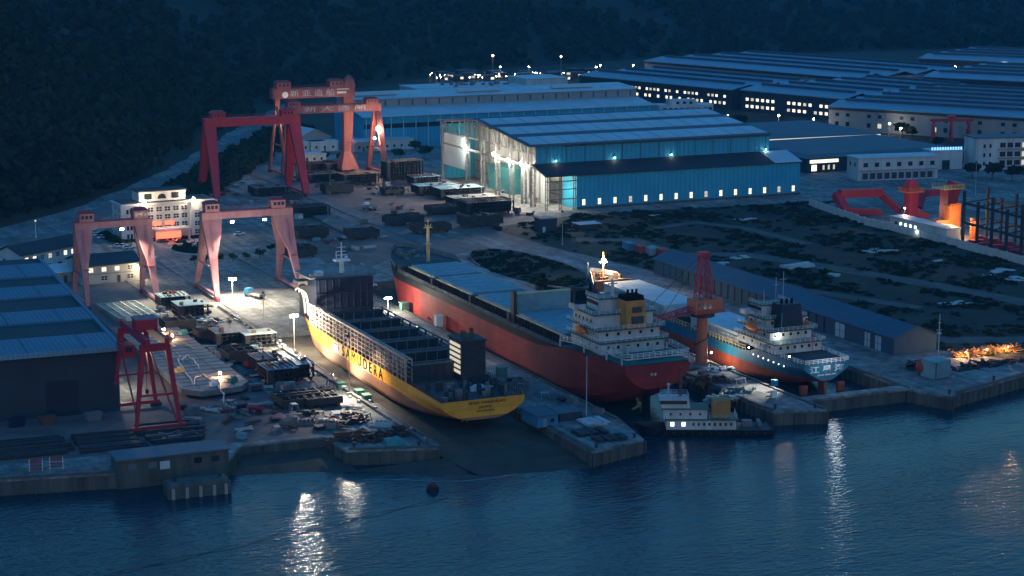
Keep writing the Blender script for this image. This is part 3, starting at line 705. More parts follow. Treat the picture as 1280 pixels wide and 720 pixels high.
# forecastle, bulwark rim, foremast
fx = MB(); ring = [(s*max(.05,hr.w(y,1)-.2), y, hr.deck(y)) for s, yy in ((-1,[155+i*1.8 for i in range(15)]),(1,[155+i*1.8 for i in range(15)][::-1])) for y in yy]
for a, b in zip(ring, ring[1:]):
    fx.quad(a, b, (b[0]*1.04,b[1]+.15,b[2]+1.5), (a[0]*1.04,a[1]+.15,a[2]+1.5)); fx.bar((a[0]*1.04,a[1]+.15,a[2]+1.5),(b[0]*1.04,b[1]+.15,b[2]+1.5),.18)
fx.build('bow_bulwark', 'steel_grey', ship)
hr.plate(.15, 155, 181).build('forecastle_deck', 'deck_dark', ship)
MB().box(-10.4,152.4,8.8,10.4,155.2,11.9).build('forecastle_bulkhead', 'steel_dark', ship)
rng = random.Random(5)
for i in range(16): MB().cb(rng.uniform(-5,5),rng.uniform(160,174),12.3,rng.uniform(.4,1.5),rng.uniform(.4,1.5),rng.uniform(.5,1.4),rng.random()).build('windlass_gear', 'steel_grey', ship)
fm = MB().tube((1.4,158.0,11.0),(1.4,158.0,23.4),.62,.45,10).bar((-.1,158.0,22.6),(2.9,158.0,22.6),.25).cb(1.4,158.0,17.2,1.8,1.6,.2).tube((1.4,158.0,23.4),(1.4,158.0,25.4),.14)
for s in (-.9,.9): fm.tube((1.4+s,158.0,22.6),(1.4+s,158.0,23.8),.16)
fm.build('foremast', 'mast_buff', ship)
# accommodation, aft
hr.plate(.1, .2, 34, .25).build('poop_deck', 'deck_green', ship)
pb = MB(); ys2 = [0,2,5,9,14,20,27,33]
pts = [(-hr.w(y,1)+.3,y,hr.deck(y)+1.9) for y in ys2[::-1]] + [(hr.w(y,1)-.3,y,hr.deck(y)+1.9) for y in ys2]
rail(pb, pts, 1.15, 1.6, .11); pb.build('poop_rail', 'white_paint', ship)
ex = MB()
for p in pts[::2]: ex.bar((p[0],p[1],hr.deck(p[1])-.2),(p[0],p[1],p[2]),.35)
for a, b in zip(pts, pts[1:]): ex.quad((a[0],a[1],a[2]-.02),(b[0],b[1],b[2]-.02),(b[0],b[1],b[2]-.35),(a[0],a[1],a[2]-.35))
ex.build('poop_stanchion', 'ship_white', ship)
def deckhouse(name, x0, x1, y0, y1, z0, z1, mats='ship_white', deck=None, over=.9, parent=None, rails=True, wins=0, deckm='deck_green'):
    o = MB().box(x0,y0,z0,x1,y1,z1).build(name, mats, parent)
    MB().box(x0-over,y0-over,z1,x1+over,y1+over,z1+.22).build('deck_edge', deckm, o)
    if rails:
        r = MB(); e = over-.1; rail(r, [(x0-e,y1+e,z1+.22),(x0-e,y0-e,z1+.22),(x1+e,y0-e,z1+.22),(x1+e,y1+e,z1+.22)], 1.05, 1.5, .07); r.build('deck_rail', 'white_paint', o)
    if wins:
        windows_row(o, x0+.6, x1-.6, y0, z0+(z1-z0)*.45, wins, .75, .8)
        windows_row(o, y0+.6, y1-.6, x0, z0+(z1-z0)*.45, max(2,wins-2), .7, .75, axis='y')
    return o
deckhouse('accommodation_block', -9.0,9.2,13.5,31,11.4,14.3, parent=ship, wins=6)
deckhouse('accommodation_block', -8.6,8.8,15.5,31,14.5,17.2, parent=ship, wins=5, over=1.2)
ac = deckhouse('accommodation_block', -8.4,8.4,18.5,31,17.4,20.6, parent=ship, wins=0, over=.6)
windows_row(ac, 19.5, 30.5, -8.4, 18.5, 5, .7, .8, axis='y')
wh = deckhouse('wheelhouse', -5.2,5.2,22.5,29.5,20.8,23.8, parent=ship, rails=True, over=.3, deckm='deck_green')
MB().box(-5.26,23,22.2,5.26,29.56,23.2).build('bridge_windows', 'glass_dark', wh)
for s in (-1,1):
    MB().box(s*8.4-1.6,27.0,20.82,s*8.4+1.6,30.5,21.0).box(s*9.9-.1,27.0,21.0,s*9.9+.1,30.5,22.1).box(s*8.4-1.6,26.9,21.0,s*8.4+1.6,27.05,22.1).build('bridge_wing', 'ship_white', wh)
mb = MB().tube((0,25,24),(0,25,28.4),.55,.4,8).cb(0,25,27.2,2.6,.5,.3).bar((-1.6,25,28.2),(1.6,25,28.2),.16).tube((0,25,28.4),(0,25,30.6),.09)
mb.build('radar_mast', 'ship_white', wh)
fn = MB().loft([[(-1.2,14.5,17.4),(4.6,14.5,17.4),(4.6,20,17.4),(-1.2,20,17.4)],[(-1.0,15.4,24.4),(4.2,15.4,24.4),(4.2,20,24.4),(-1.0,20,24.4)]]).build('funnel', 'funnel_ochre', ship)
MB().loft([[(-1.02,15.4,24.41),(4.22,15.4,24.41),(4.22,20.1,24.41),(-1.02,20.1,24.41)],[(-.9,15.6,25.6),(4.1,15.6,25.6),(4.1,20.0,25.6),(-.9,20.0,25.6)]]).build('funnel_top', 'black_paint', fn)
MB().box(.2,14.4,18.4,3.6,15.0,20.4).box(.6,14.55,21.4,3.2,15.25,22.8).build('funnel_door', 'deck_dark', fn)
for k in (.5,1.8,3.0): MB().tube((k,17.5,25.6),(k,17.5,27),.32).build('exhaust_pipe', 'black_paint', fn)
def lifeboat(parent, x, y, z, L=5.6, w=1.15, m='orange'):
    rings = []
    for i in range(9):
        t = i/8; k = max(.05, math.sin(math.pi*min(1,max(0,t*.94+.03)))**.5)
        rings.append([(x+w*k*math.cos(a), y-L/2+L*t, z+1.0+w*.95*k*math.sin(a)) for a in np.linspace(0,2*math.pi,12,endpoint=False)])
    o = MB().loft(rings).build('lifeboat', m, parent, smooth=True)
    MB().box(x-.5,y+.2,z+1.7,x+.5,y+1.6,z+2.5).build('boat_hatch', m, o)
    mb = MB(); s = 1 if x < 0 else -1
    for q in (-L*.32, L*.32):
        pp = [(x+s*1.6,y+q,z-1.2),(x+s*1.5,y+q,z+2.4),(x+s*.7,y+q,z+3.3),(x,y+q,z+3.1)]
        for a, b in zip(pp,pp[1:]): mb.bar(a,b,.28)
    mb.build('davit_arm', 'white_paint', parent); return o
lifeboat(ship, -9.7, 24.0, 15.0); lifeboat(ship, 9.9, 24.0, 15.0)
for x in (-6.5,-2.5,5.0): MB().tube((x,11.5,11.4),(x,11.5,13.6),.4,.5).build('ventilator', 'ship_white', ship)
mb = MB()
for x in (-7,-4,3,6.5): mb.cb(x,6,11.4,1.8,1.4,1.1)
mb.tube((-2,5,12),(2,5,12),.6).build('mooring_winch', 'deck_green', ship)
MB().bar((0,6.0,-4.6),(0,6.0,4.6),.8,3.2,side=(1,0,0)).build('rudder', 'hull_black', ship)  # darkness under the stern put into the rudder's black colour
mb = MB()
for i in range(4): a = i*math.pi/2+.4; mb.bar((0,9.4,-1.6),(2.2*math.cos(a),9.4,-1.6+2.2*math.sin(a)),1.1,.25)
mb.tube((0,8.6,-1.6),(0,10,-1.2),.55).build('propeller', 'mast_buff', ship)
lettering('stern_lettering', '安 泰', .8, 'white_paint', ship, (-1.2,-.12,8.6), 'S')

# --- the teal coaster in the dry dock
ship = thing('coaster', 'teal coaster with orange lower hull, black funnel and white stern characters in the dry dock', 'coaster', (279,417.5,0))
hg = Hull(8.3, 141, -5.0, lambda y: 4.9 - 1.6*smooth01((y-22)/6) + 2.6*smooth01((y-125)/6), 0, 107, 141, 7, 30, .35, .86, 5.2, 2.0)
low = hg.shell(lambda y:-20, lambda y: 0.4); bt = hg.bottom(); low.add(bt.v, bt.f); low.build('lower_hull', 'hull_lead', ship)
hg.shell(lambda y: 0.4, lambda y: 99).build('upper_hull', 'hull_teal', ship)
hg.plate(-.3, 0, 139).build('main_deck', 'deck_dark', ship)
mb = MB(); ys2 = [0,6,12,18,23]
rail(mb, [(-hg.w(y,1)+.15,y,4.8) for y in ys2[::-1]]+[(hg.w(y,1)-.15,y,4.8) for y in ys2], 1.2, 1.3, .13); mb.build('stern_rail', 'white_paint', ship)
mb = MB(); rail(mb, [(-8.1,28,3.2),(-8.1,60,3.2),(-8.1,109,3.2)], 1.5, 1.7, .2, 2); rail(mb, [(8.1,28,3.2),(8.1,109,3.2)], 1.3, 2.4, .1); mb.build('deck_rail', 'mast_buff', ship)
for y0, y1 in ((78,118),(35,62)):
    MB().box(-6.2,y0,2.8,6.2,y1,5.9).build('hatch_coaming', 'ship_white', ship)
    n = int((y1-y0)/3.2); mb = MB()
    for k in range(n): mb.box(-6.5,y0+(y1-y0)*k/n+.04,5.9,6.5,y0+(y1-y0)*(k+1)/n-.04,6.7)
    mb.build('hatch_cover', 'roof_pale', ship)
MB().box(-6,66,2.8,6,72,5.4).build('deck_house', 'steel_dark', ship)
fc = MB(); ring = [(s*max(.05,hg.w(y,1)-.1), y, hg.deck(y)) for s, yy in ((-1,[125+i*1.3 for i in range(12)]),(1,[125+i*1.3 for i in range(12)][::-1])) for y in yy]
for a, b in zip(ring, ring[1:]): fc.quad(a, b, (b[0]*1.05,b[1]+.1,b[2]+1.5), (a[0]*1.05,a[1]+.1,a[2]+1.5)); fc.bar((a[0]*1.05,a[1]+.1,a[2]+1.5),(b[0]*1.05,b[1]+.1,b[2]+1.5),.2)
fc.build('bow_bulwark', 'ship_white', ship)
hg.shell(lambda y: 4.2 if y > 117 else 60, lambda y: 99).build('bow_band', 'ship_white', ship).scale = (1.012,1.0005,1.0)
MB().box(-6.6,123.5,3,6.6,124.6,6.2).build('forecastle_bulkhead', 'rust', ship)
rng = random.Random(8)
for i in range(18): MB().cb(rng.uniform(-4.5,4.5),rng.uniform(126,134),5.8,rng.uniform(.4,1.4),rng.uniform(.4,1.4),rng.uniform(.6,1.8),rng.random()).build('windlass_gear', 'rust', ship)
fl = MB().tube((-1,129,5.6),(-1,129,14.5),.3,.2,8).bar((-2.6,129,11.2),(.6,129,11.2),.16).build('foremast', 'mast_buff', ship)
MB().ball((-1,128.5,11.6),.75).build('masthead_lamp', 'lamp_warm', fl)
MB().tube((-4,134,5.8),(-4,134,10.5),.1).build('jackstaff', 'pole_grey', ship)
deckhouse('accommodation_block', -7.4,7.4,14,33,4.9,7.5, parent=ship, wins=6)
deckhouse('accommodation_block', -6.6,6.6,18,32,7.7,10.2, parent=ship, wins=5, over=1.3)
deckhouse('accommodation_block', -6.0,6.0,21,32,10.4,13.0, parent=ship, wins=4, over=.7)
wh = deckhouse('wheelhouse', -4.6,4.6,25.5,32,13.2,15.9, parent=ship, over=.3)
MB().box(-4.66,26,14.5,4.66,32.06,15.4).build('bridge_windows', 'glass_dark', wh)
for s in (-1,1): MB().box(s*6.2-1.7,29,13.22,s*6.2+1.7,32,14.4).build('bridge_wing', 'ship_white', wh)
for x, h in ((-2.6,19.8),(1.2,23.2),(3.6,24.6)):
    m_ = MB().tube((x,28,16),(x,28,h),.16,.08)
    if h > 22: m_.bar((x-1,28,h-2.2),(x+1,28,h-2.2),.12)
    m_.build('mast', 'pole_grey', wh)
fn = MB().loft([[(-3.6,17,10.4),(3.6,17,10.4),(3.6,23,10.4),(-3.6,23,10.4)],[(-3.0,18.2,17.4),(3.0,18.2,17.4),(3.0,23,17.4),(-3.0,23,17.4)]]).build('funnel', 'navy', ship)
for k in (-1.6,0,1.6): MB().tube((k,20.5,17.4),(k,20.5,18.5),.4).build('exhaust_pipe', 'black_paint', fn)
MB().bar((-3.9,16.8,10),(-3.4,17.2,15.5),.25).build('funnel_ladder', 'teal_paint', fn)
lifeboat(ship, -7.4, 25.5, 9.4, 6.4, 1.3); lifeboat(ship, 7.6, 23.5, 9.4, 6.4, 1.3)
MB().tube((1.2,9,5),(1.2,9,10.6),.09).build('flagstaff', 'container_red', ship)
lettering('stern_lettering', '江 星 海', 2.0, 'white_paint', ship, (0,-.06,3.2), 'S', 1.5, True)
lettering('stern_lettering', 'JIANG XING HAI', .62, 'white_paint', ship, (0,-.06,1.75), 'S', 1.3, True)
MB().bar((0,2.0,-4.6),(0,2.0,-.6),.7,3.0,side=(1,0,0)).build('rudder', 'hull_lead', ship)
for i in range(7): MB().tube((-8.36,8+i*2.6,3.1),(-8.2,8+i*2.6,3.1),.2).build('porthole', 'window_cool', ship)
# red supports at the coaster's stern
for x in (273.2, 284.8):
    tag(MB().bar((x,419.5,-8),(x,419.5,-1.2),1.2,1.2,2.0,1.2,side=(1,0,0)).build('shoring_post','hull_lead'), ('left' if x < 280 else 'right')+' orange shoring post under the stern of the teal coaster', 'shoring post', 'shoring posts')

# --- work boat moored across the middle slip's mouth
tu = thing('work_boat', 'small white and black work boat moored across the water between the two quays', 'work boat', (214.5,404,-3.7), math.atan2(-14.1,31.2))
def bhull(f, z): return z
rings = []
for i in range(15):
    u = 34*i/14; k = min(1, (u/7.0)**.55) if u < 7 else (1 if u < 30 else 1-.12*(u-30)/4); w = 4.0*max(.06,k); sh = 1.1*(1-u/12)**2 if u < 12 else 0
    rings.append([(u,-w*.75,-.8),(u,-w,.5),(u,-w*1.03,1.6+sh),(u,w*1.03,1.6+sh),(u,w,.5),(u,w*.75,-.8)])
MB().loft(rings).build('hull', 'hull_black', tu)
for i in range(13):
    u = 5+i*2.2; mb = MB()
    mb.tube((u,-4.32,.5),(u,-4.32,1.3),.42,n=8); mb.build('tyre_fender', 'rubber', tu)
MB().box(5,-3.6,1.62,33,3.6,1.75).build('deck', 'deck_dark', tu)
d1 = MB().box(7.6,-3.4,1.75,24.5,3.2,4.1).build('deckhouse', 'ship_white', tu)
windows_row(d1, 8.2, 9.8, -3.4, 2.6, 1, .9, 1.0, 'window_cool'); windows_row(d1, 10.9, 12.6, -3.4, 2.6, 1, .9, 1.0, 'window_cool')
windows_row(d1, 13.5, 24, -3.4, 2.7, 8, .55, .75)
MB().box(7.2,-3.8,4.1,25,3.6,4.3).build('deck_edge', 'deck_green', d1)
d2 = MB().box(6.8,-3.0,4.3,17.5,2.8,6.7).build('deckhouse', 'ship_white', tu); windows_row(d2, 7.4, 17, -3.0, 5.2, 4, .5, .6)
MB().box(6.4,-3.4,6.7,18,3.2,6.9).build('deck_edge', 'deck_green', d2)
d3 = MB().loft([[(6.4,-2.7,6.9),(13.4,-2.7,6.9),(13.4,2.5,6.9),(6.4,2.5,6.9)],[(5.8,-2.7,9.2),(13.0,-2.7,9.2),(13.0,2.5,9.2),(5.8,2.5,9.2)]]).build('wheelhouse', 'ship_white', tu)
MB().loft([[(6.1,-2.74,7.9),(12.6,-2.74,7.9),(12.6,2.54,7.9),(6.1,2.54,7.9)],[(5.85,-2.74,8.8),(12.6,-2.74,8.8),(12.6,2.54,8.8),(5.85,2.54,8.8)]]).build('bridge_windows', 'glass_dark', d3)
rl = MB(); rail(rl, [(6.4,-2.6,9.2),(13,-2.6,9.2),(13,2.4,9.2),(6.4,2.4,9.2)], 1.1, 1.3, .07); rl.build('roof_rail', 'ship_white', d3)
MB().tube((8.2,0,9.2),(8.2,0,12),.2).ball((8.2,0,12.2),.45).build('radar_mast', 'ship_white', d3)
MB().tube((11.2,.4,9.2),(11.2,.4,16.5),.42,.3).build('mast', 'rust', d3)
rl = MB(); rail(rl, [(18,-3.2,4.3),(24.8,-3.5,4.3),(24.8,3.2,4.3)], 1.1, 1.3, .07); rl.build('deck_rail', 'ship_white', d1)
bx_ = MB().box(19,-1.5,4.3,23.2,2.8,8.4)
for k in range(5): bx_.box(19+k*1.05-.1,-1.62,4.3,19+k*1.05+.1,-1.5,8.4)
tag(bx_.build('ochre_tank', 'brown_box', None, (214.5,404,-3.7), math.atan2(-14.1,31.2)), 'ochre ribbed steel tank standing on the work boat', 'tank')
MB().cb(27.5,0,1.75,2.4,2.0,1.5).tube((30.5,-2,2.6),(30.5,2,2.6),.6).build('towing_winch', 'steel_grey', tu)
# slip wall slab, its orange light put into the rust colour, and an old propeller on the slip bed
tag(MB().add([(231,402,-3.6),(242,398,-3.6),(242,398.6,-3.6),(231,402.6,-3.6),(231,402,1.8),(242,398,-2.0),(242,398.6,-2.0),(231,402.6,1.8)], [(0,1,5,4),(1,2,6,5),(2,3,7,6),(3,0,4,7),(4,5,6,7)]).build('lit_slip_wall','rust'),
    'sloping slip wall slab coloured as if lit orange beside the white work boat', 'slip wall')
t = thing('buoy', 'small dark mooring buoy floating alone on the river', 'buoy', tuple(G(541,613,-3.5)))
MB().tube((0,0,-.5),(0,0,.9),1.5,1.3,12).build('float', 'rubber', t)
MB().tube((0,0,.9),(0,0,2.0),.25).tube((-.8,0,1.5),(.8,0,1.5),.2).build('mooring_post', 'rust', t)
# ------------------------------------------------------------------ buildings
def wins(parent, face, u0, u1, n, z, w, h, off, m='glass_dark', skip=(), frame=None):
    """a row of windows on one face of a building given in its own coordinates"""
    for i in range(n):
        if i in skip: continue
        c = u0 + (u1-u0)*(i+.5)/n; mm = m[i % len(m)] if isinstance(m, (list,tuple)) else m
        a = MB(); e = .06
        def bx(c0, c1, z0, z1, t):
            if face == 'S': a_.box(c0, off-t, z0, c1, off+.03, z1)
            elif face == 'N': a_.box(c0, off-.03, z0, c1, off+t, z1)
            elif face == 'W': a_.box(off-t, c0, z0, off+.03, c1, z1)
            else: a_.box(off-.03, c0, z0, off+t, c1, z1)
        a_ = MB(); bx(c-w/2, c+w/2, z, z+h, .06); o = a_.build('window', mm, parent)
        if frame:
            a_ = MB(); bx(c-.05, c+.05, z, z+h, .10); bx(c-w/2, c+w/2, z+h*.48, z+h*.52+.03, .10); bx(c-w/2-.1, c+w/2+.1, z-.12, z-.002, .14); a_.build('window_bar', frame, o)
def gable(mb, x0, x1, y0, y1, z, rise, along='x', over=.5, th=.25):
    """pitched roof slab, ridge along x or y"""
    if along == 'x':
        ym = (y0+y1)/2; L = [(y0-over, z), (ym, z+rise), (y1+over, z)]
        for (a,za),(b,zb) in ((L[0],L[1]),(L[1],L[2])):
            mb.add([(x0-over,a,za),(x1+over,a,za),(x1+over,b,zb),(x0-over,b,zb),(x0-over,a,za+th),(x1+over,a,za+th),(x1+over,b,zb+th),(x0-over,b,zb+th)],
                   [(3,2,1,0),(4,5,6,7),(0,1,5,4),(1,2,6,5),(2,3,7,6),(3,0,4,7)])
    else:
        xm = (x0+x1)/2; L = [(x0-over, z), (xm, z+rise), (x1+over, z)]
        for (a,za),(b,zb) in ((L[0],L[1]),(L[1],L[2])):
            mb.add([(a,y0-over,za),(b,y0-over,zb),(b,y1+over,zb),(a,y1+over,za),(a,y0-over,za+th),(b,y0-over,zb+th),(b,y1+over,zb+th),(a,y1+over,za+th)],
                   [(3,2,1,0),(4,5,6,7),(0,1,5,4),(1,2,6,5),(2,3,7,6),(3,0,4,7)])
    return mb
def gable_wall(x0, x1, y0, y1, h, rise, along):
    if along == 'x':
        ym = (y0+y1)/2; p = [(y0,0),(y1,0),(y1,h),(ym,h+rise),(y0,h)]
        return MB().loft([[(x0,a,b) for a,b in p],[(x1,a,b) for a,b in p]])
    xm = (x0+x1)/2; p = [(x0,0),(x1,0),(x1,h),(xm,h+rise),(x0,h)]
    return MB().loft([[(a,y0,b) for a,b in p],[(a,y1,b) for a,b in p]])

# --- blue roofed workshop, lower left
t = thing('workshop', 'long workshop with banded blue sheet roof and dark front wall at the left edge', 'workshop', (101.2,463,0), R(-2.3))
MB().box(-95,0,0,0,137,15.6).build('wall', 'wall_dark', t)
rf = MB().box(-96,-1.2,15.6,1.2,138,16.0).build('roof', 'roof_dark', t)
bands = ((-1.0,17.5),(36,52.5),(71.5,89),(103.5,126))
for a, b in bands:
    MB().box(-95.8,a,16.0,1.0,b,16.55).build('roof_sheet', 'roof_workshop', rf)
    for k in range(7): MB().box(-92+k*14,a+.2,16.55,-91.7+k*14,b-.2,16.62).build('roof_seam', 'roof_shed', rf)
MB().box(.1,-1.0,16.0,1.1,137.8,16.7).build('verge', 'roof_workshop', rf)
MB().box(-96,-1.35,15.5,1.25,-1.1,16.75).build('gutter', 'roof_blue', rf)
for k in range(4): MB().box(-18-k*22,-.12,0,-10-k*22,.05,9).build('roller_door', 'navy', t)

# --- offices at the left
t = thing('office_building', 'white four storey office with a pedimented centre and a red lit sign over its entrance', 'office', (160.5,717,0), R(4))
MB().box(0,0,0,36,14,13.4).build('wall', 'wall_white', t)
MB().box(-.6,-.6,13.4,36.6,14.6,14.0).build('cornice', 'wall_white', t)
MB().box(.4,.4,14.0,35.6,13.6,14.25).build('roof', 'roof_dark', t)
pd = MB().loft([[(7.5,3,14.25),(26,3,14.25),(26,12,14.25),(7.5,12,14.25)],[(7.5,3,17.9),(26,3,17.9),(26,12,17.9),(7.5,12,17.9)]]).build('attic_storey', 'wall_white', t)
MB().box(7,2.6,17.9,26.5,12.4,18.3).build('attic_roof', 'roof_dark', pd)
for x in (11,21.8): MB().box(x-1.5,2.93,15.0,x+1.5,3.02,17.2).build('window', 'glass_dark', pd)
MB().add([(16.5+1.7*math.cos(k*math.pi/12),2.94,15.0+2.0*math.sin(k*math.pi/12)) for k in range(13)], [tuple(range(13))]).build('fanlight', 'glass_dark', pd)
MB().box(-1.2,-1.8,0,8.2,-.003,13.8).build('wing', 'wall_white', t)
MB().box(26.5,-1.8,0,37.2,-.003,13.8).build('wing', 'wall_white', t)
for r_, z in enumerate((1.2,4.4,7.6,10.6)):
    if r_: wins(t, 'S', 9.2, 26, 5, z, 2.1, 1.7, -.01, frame='white_paint')
    wins(t, 'S', 27.3, 36.5, 3, z, 2.0, 1.7, -1.8, 'window_dim' if r_ == 3 else 'glass_dark', frame='white_paint')
    wins(t, 'S', .6, 3.4, 2, z, .9, 1.7, -1.8); wins(t, 'W', 2, 12, 2, z, .6, 2.0, 0)
MB().box(10.5,-6.5,3.9,24.5,-.1,4.6).build('porch_roof', 'wall_white', t)
for x in (11,17.5,24): MB().box(x-.35,-6.2,0,x+.35,-5.6,3.9).build('porch_column', 'wall_white', t)
MB().box(10.8,-6.7,1.1,20.5,-6.53,3.7).build('led_sign', 'led_red', t)
MB().box(11.5,-.4,5.2,15.0,-.2,6.8).build('led_sign', 'led_red', t); MB().box(16.5,-.4,5.2,20.0,-.2,6.8).build('led_sign', 'led_red', t)
lf = []
for x in (8.0, 27.5):
    f = MB().box(x-.15,-1.9,14.0,x+.15,-1.6,14.8).build('roof_lamp', 'pole_grey', t); MB().ball((x,-2.0,14.9),.5).build('bulb', 'lamp_warm', f)
t = thing('house', 'two storey cream office house with dark roof under the faded pink crane', 'house', (127.4,634.5,0), R(4))
gable_wall(0,20,0,17,6.1,2.6,'x').build('wall', 'wall_cream', t)
gable(MB(),0,20,0,17,6.1,2.6,'x',.8).build('roof', 'roof_dark', t)
wins(t,'S',1,19,4,4.1,1.5,1.3,0,['window','window','window','glass_dark'],frame='white_paint')
wins(t,'S',1,19,4,1.0,2.0,1.4,0,'glass_dark',skip=(0,2),frame='white_paint')
MB().box(12.2,-.08,0,13.3,.02,2.4).build('door', 'deck_dark', t)
MB().box(2,-.1,3.2,20.0,-.02,3.35).build('string_course', 'deck_dark', t)
t = thing('house', 'long white two storey house with dark pitched roof behind the blue workshop', 'house', (112,660,0), R(33))
gable_wall(0,31,0,12,7,2.8,'x').build('wall', 'wall_white', t); gable(MB(),0,31,0,12,7,2.8,'x',.9).build('roof', 'roof_dark', t)
wins(t,'S',1,30,8,4.4,1.4,1.5,0,['window','window','glass_dark','window_dim','glass_dark'],frame='white_paint'); wins(t,'S',1,30,6,1.0,1.6,1.4,0,skip=(1,4)); wins(t,'W',2,10,2,3.0,1.0,2.2,0)
MB().box(18,-.08,0,19.2,.02,2.3).build('door', 'deck_dark', t)
t = thing('shed', 'low pale shed with lean-to roof between the long white house and the pink crane', 'shed', (113.5,641,0), R(6))
MB().loft([[(0,0,0),(13,0,0),(13,9,0),(0,9,0)],[(0,0,3.4),(13,0,3.4),(13,9,4.6),(0,9,4.6)]]).build('wall', 'wall_grey', t)
MB().loft([[(-.5,-.5,3.45),(13.5,-.5,3.45),(13.5,9.5,4.75),(-.5,9.5,4.75)],[(-.5,-.5,3.65),(13.5,-.5,3.65),(13.5,9.5,4.95),(-.5,9.5,4.95)]]).build('roof', 'roof_pale', t)
MB().box(9.5,-.08,0,10.7,.02,2.3).build('door', 'deck_dark', t)
t = thing('carport', 'low open carport with green grey roof in front of the parked cars', 'carport', (147,661,0), R(4))
MB().box(0,0,2.6,13,5,2.9).build('roof', 'roof_pale', t)
for x in (.5,6.5,12.5): MB().box(x-.12,.3,0,x+.12,.5,2.6).box(x-.12,4.5,0,x+.12,4.7,2.6).build('post', 'pole_grey', t)

# --- central hall with its lit open end
HX0, HX1, HY0, HY1 = 340, 456, 734, 836
t = thing('assembly_hall', 'big blue steel assembly hall with skylit roof and brightly lit open end', 'factory hall', (0,0,0))
MB().box(HX0+1.2,HY0,17.6,HX0+14,HY0+.6,25.8).box(HX0+14,HY0,0,HX1,HY0+.6,25.8).box(HX1-.6,HY0+.6,0,HX1,HY1,25.8).box(HX0,HY1-.6,0,HX1-.6,HY1,25.8).build('wall', 'wall_blue', t)
ymid = HY0+58
MB().loft([[(HX0-3,HY0-1.5,25.9),(HX1+1,HY0-1.5,25.9),(HX1+1,ymid,32.2),(HX0-3,ymid,32.2)],[(HX0-3,HY0-1.5,26.3),(HX1+1,HY0-1.5,26.3),(HX1+1,ymid,32.6),(HX0-3,ymid,32.6)]]).build('roof', 'roof_shed', t)
MB().loft([[(HX0-3,ymid+.01,32.2),(HX1+1,ymid+.01,32.2),(HX1+1,HY1+1,27.5),(HX0-3,HY1+1,27.5)],[(HX0-3,ymid+.01,32.6),(HX1+1,ymid+.01,32.6),(HX1+1,HY1+1,27.9),(HX0-3,HY1+1,27.9)]]).build('roof', 'roof_shed', t)
def rz_(y): return 26.3+(y-HY0+1.5)*6.3/(ymid-HY0+1.5)
for r0, r1 in ((HY0+1,HY0+15),(HY0+22,HY0+36),(HY0+43,HY0+55)):
    for k in range(13):
        a = HX0-1+k*9.0; b = a+8.4
        MB().loft([[(a,r0,rz_(r0)+.01),(b,r0,rz_(r0)+.01),(b,r1,rz_(r1)+.01),(a,r1,rz_(r1)+.01)],[(a,r0,rz_(r0)+.3),(b,r0,rz_(r0)+.3),(b,r1,rz_(r1)+.3),(a,r1,rz_(r1)+.3)]]).build('skylight', 'roof_blue_y', t)
mb = MB()
for k in range(13): mb.box(HX0+6+k*9,HY0-.12,17,HX0+6.3+k*9,HY0-.003,25.2)
mb.box(HX0+14,HY0-.5,25.2,HX1,HY0-.13,25.85); mb.build('cladding_seam', 'roof_shed', t)
col_y = [HY0+.6, 744, 757, 772, 789, 806, HY1-1]
for y in col_y:      # lattice columns of the open end
    c = MB(); x = HX0
    for sx_ in (-.9,.9):
        for sy_ in (-.6,.6): c.box(x+sx_-.14,y+sy_-.14,0,x+sx_+.14,y+sy_+.14,26+ (y-HY0)*.09 if y < ymid else 31-(y-ymid)*.09)
    for k in range(16):
        z = k*1.6; d = 1 if k % 2 else -1
        for sy_ in (-.6,.6): c.bar((x-.9*d,y+sy_,z),(x+.9*d,y+sy_,z+1.6),.12)
        for sx_ in (-.9,.9): c.bar((x+sx_,y-.6*d,z),(x+sx_,y+.6*d,z+1.6),.12)
    c.build('lattice_column', 'steel_grey', t)
tr = MB()
for y0, y1 in zip(col_y, col_y[1:]):
    n = 3
    for k in range(n):
        a = y0+(y1-y0)*k/n; b = y0+(y1-y0)*(k+1)/n; zt = lambda y: 25.6+(y-HY0)*.1 if y < ymid else 31.4-(y-ymid)*.1
        tr.bar((HX0,a,22.6),(HX0,b,zt(b)),.25); tr.bar((HX0,a,zt(a)),(HX0,a,22.6),.2); tr.bar((HX0,a,zt(a)),(HX0,b,zt(b)),.35)
    tr.bar((HX0,y0,22.5),(HX0,y1,22.5),.45); tr.bar((HX0,y0,17.0),(HX0,y1,17.0),.6,.9)
tr.build('roof_truss', 'steel_grey', t)
mb = MB()
for k in range(14): mb.box(HX0-.25,807,7.4+k*1.0,HX0-.05,HY1-.4,8.1+k*1.0)
mb.box(HX0-.05,807,7,HX0+.05,HY1-.4,22); mb.build('slatted_screen', 'roof_pale', t)
MB().box(HX0+16,HY0+.7,0,HX0+16.4,HY1-.7,24.5).build('inner_wall', 'wall_cream', t)
for y0, y1, z1, m_ in ((739,746.5,13,'wall_white'),(748,755.5,13,'wall_white'),(759,767,13.5,'wall_white')):
    MB().box(HX0+9,y0,0,HX0+9.5,y1,z1).build('white_screen', m_, t)
MB().box(HX0+6,772,0,HX0+13,796,11.5).build('paint_booth', 'teal_paint', t)
rb = MB()
for z in (3,8,13): rb.box(HX0+15.7,HY0+2,z,HX0+15.95,HY1-2,z+.5)
for k in range(9): rb.box(HX0+15.5,740+k*11,0,HX0+15.95,740.6+k*11,24)
rb.build('girt', 'steel_grey', t)
mb = MB()
for k in range(6): mb.bar((HX0+4,HY0+8,1.2+k*.5),(HX0+12,HY0+20+k*2,1.5+k*.4),.35)
tag(mb.build('steel_section', 'rust'), 'bundle of rust red steel sections lying in the lit hall opening', 'steel sections')
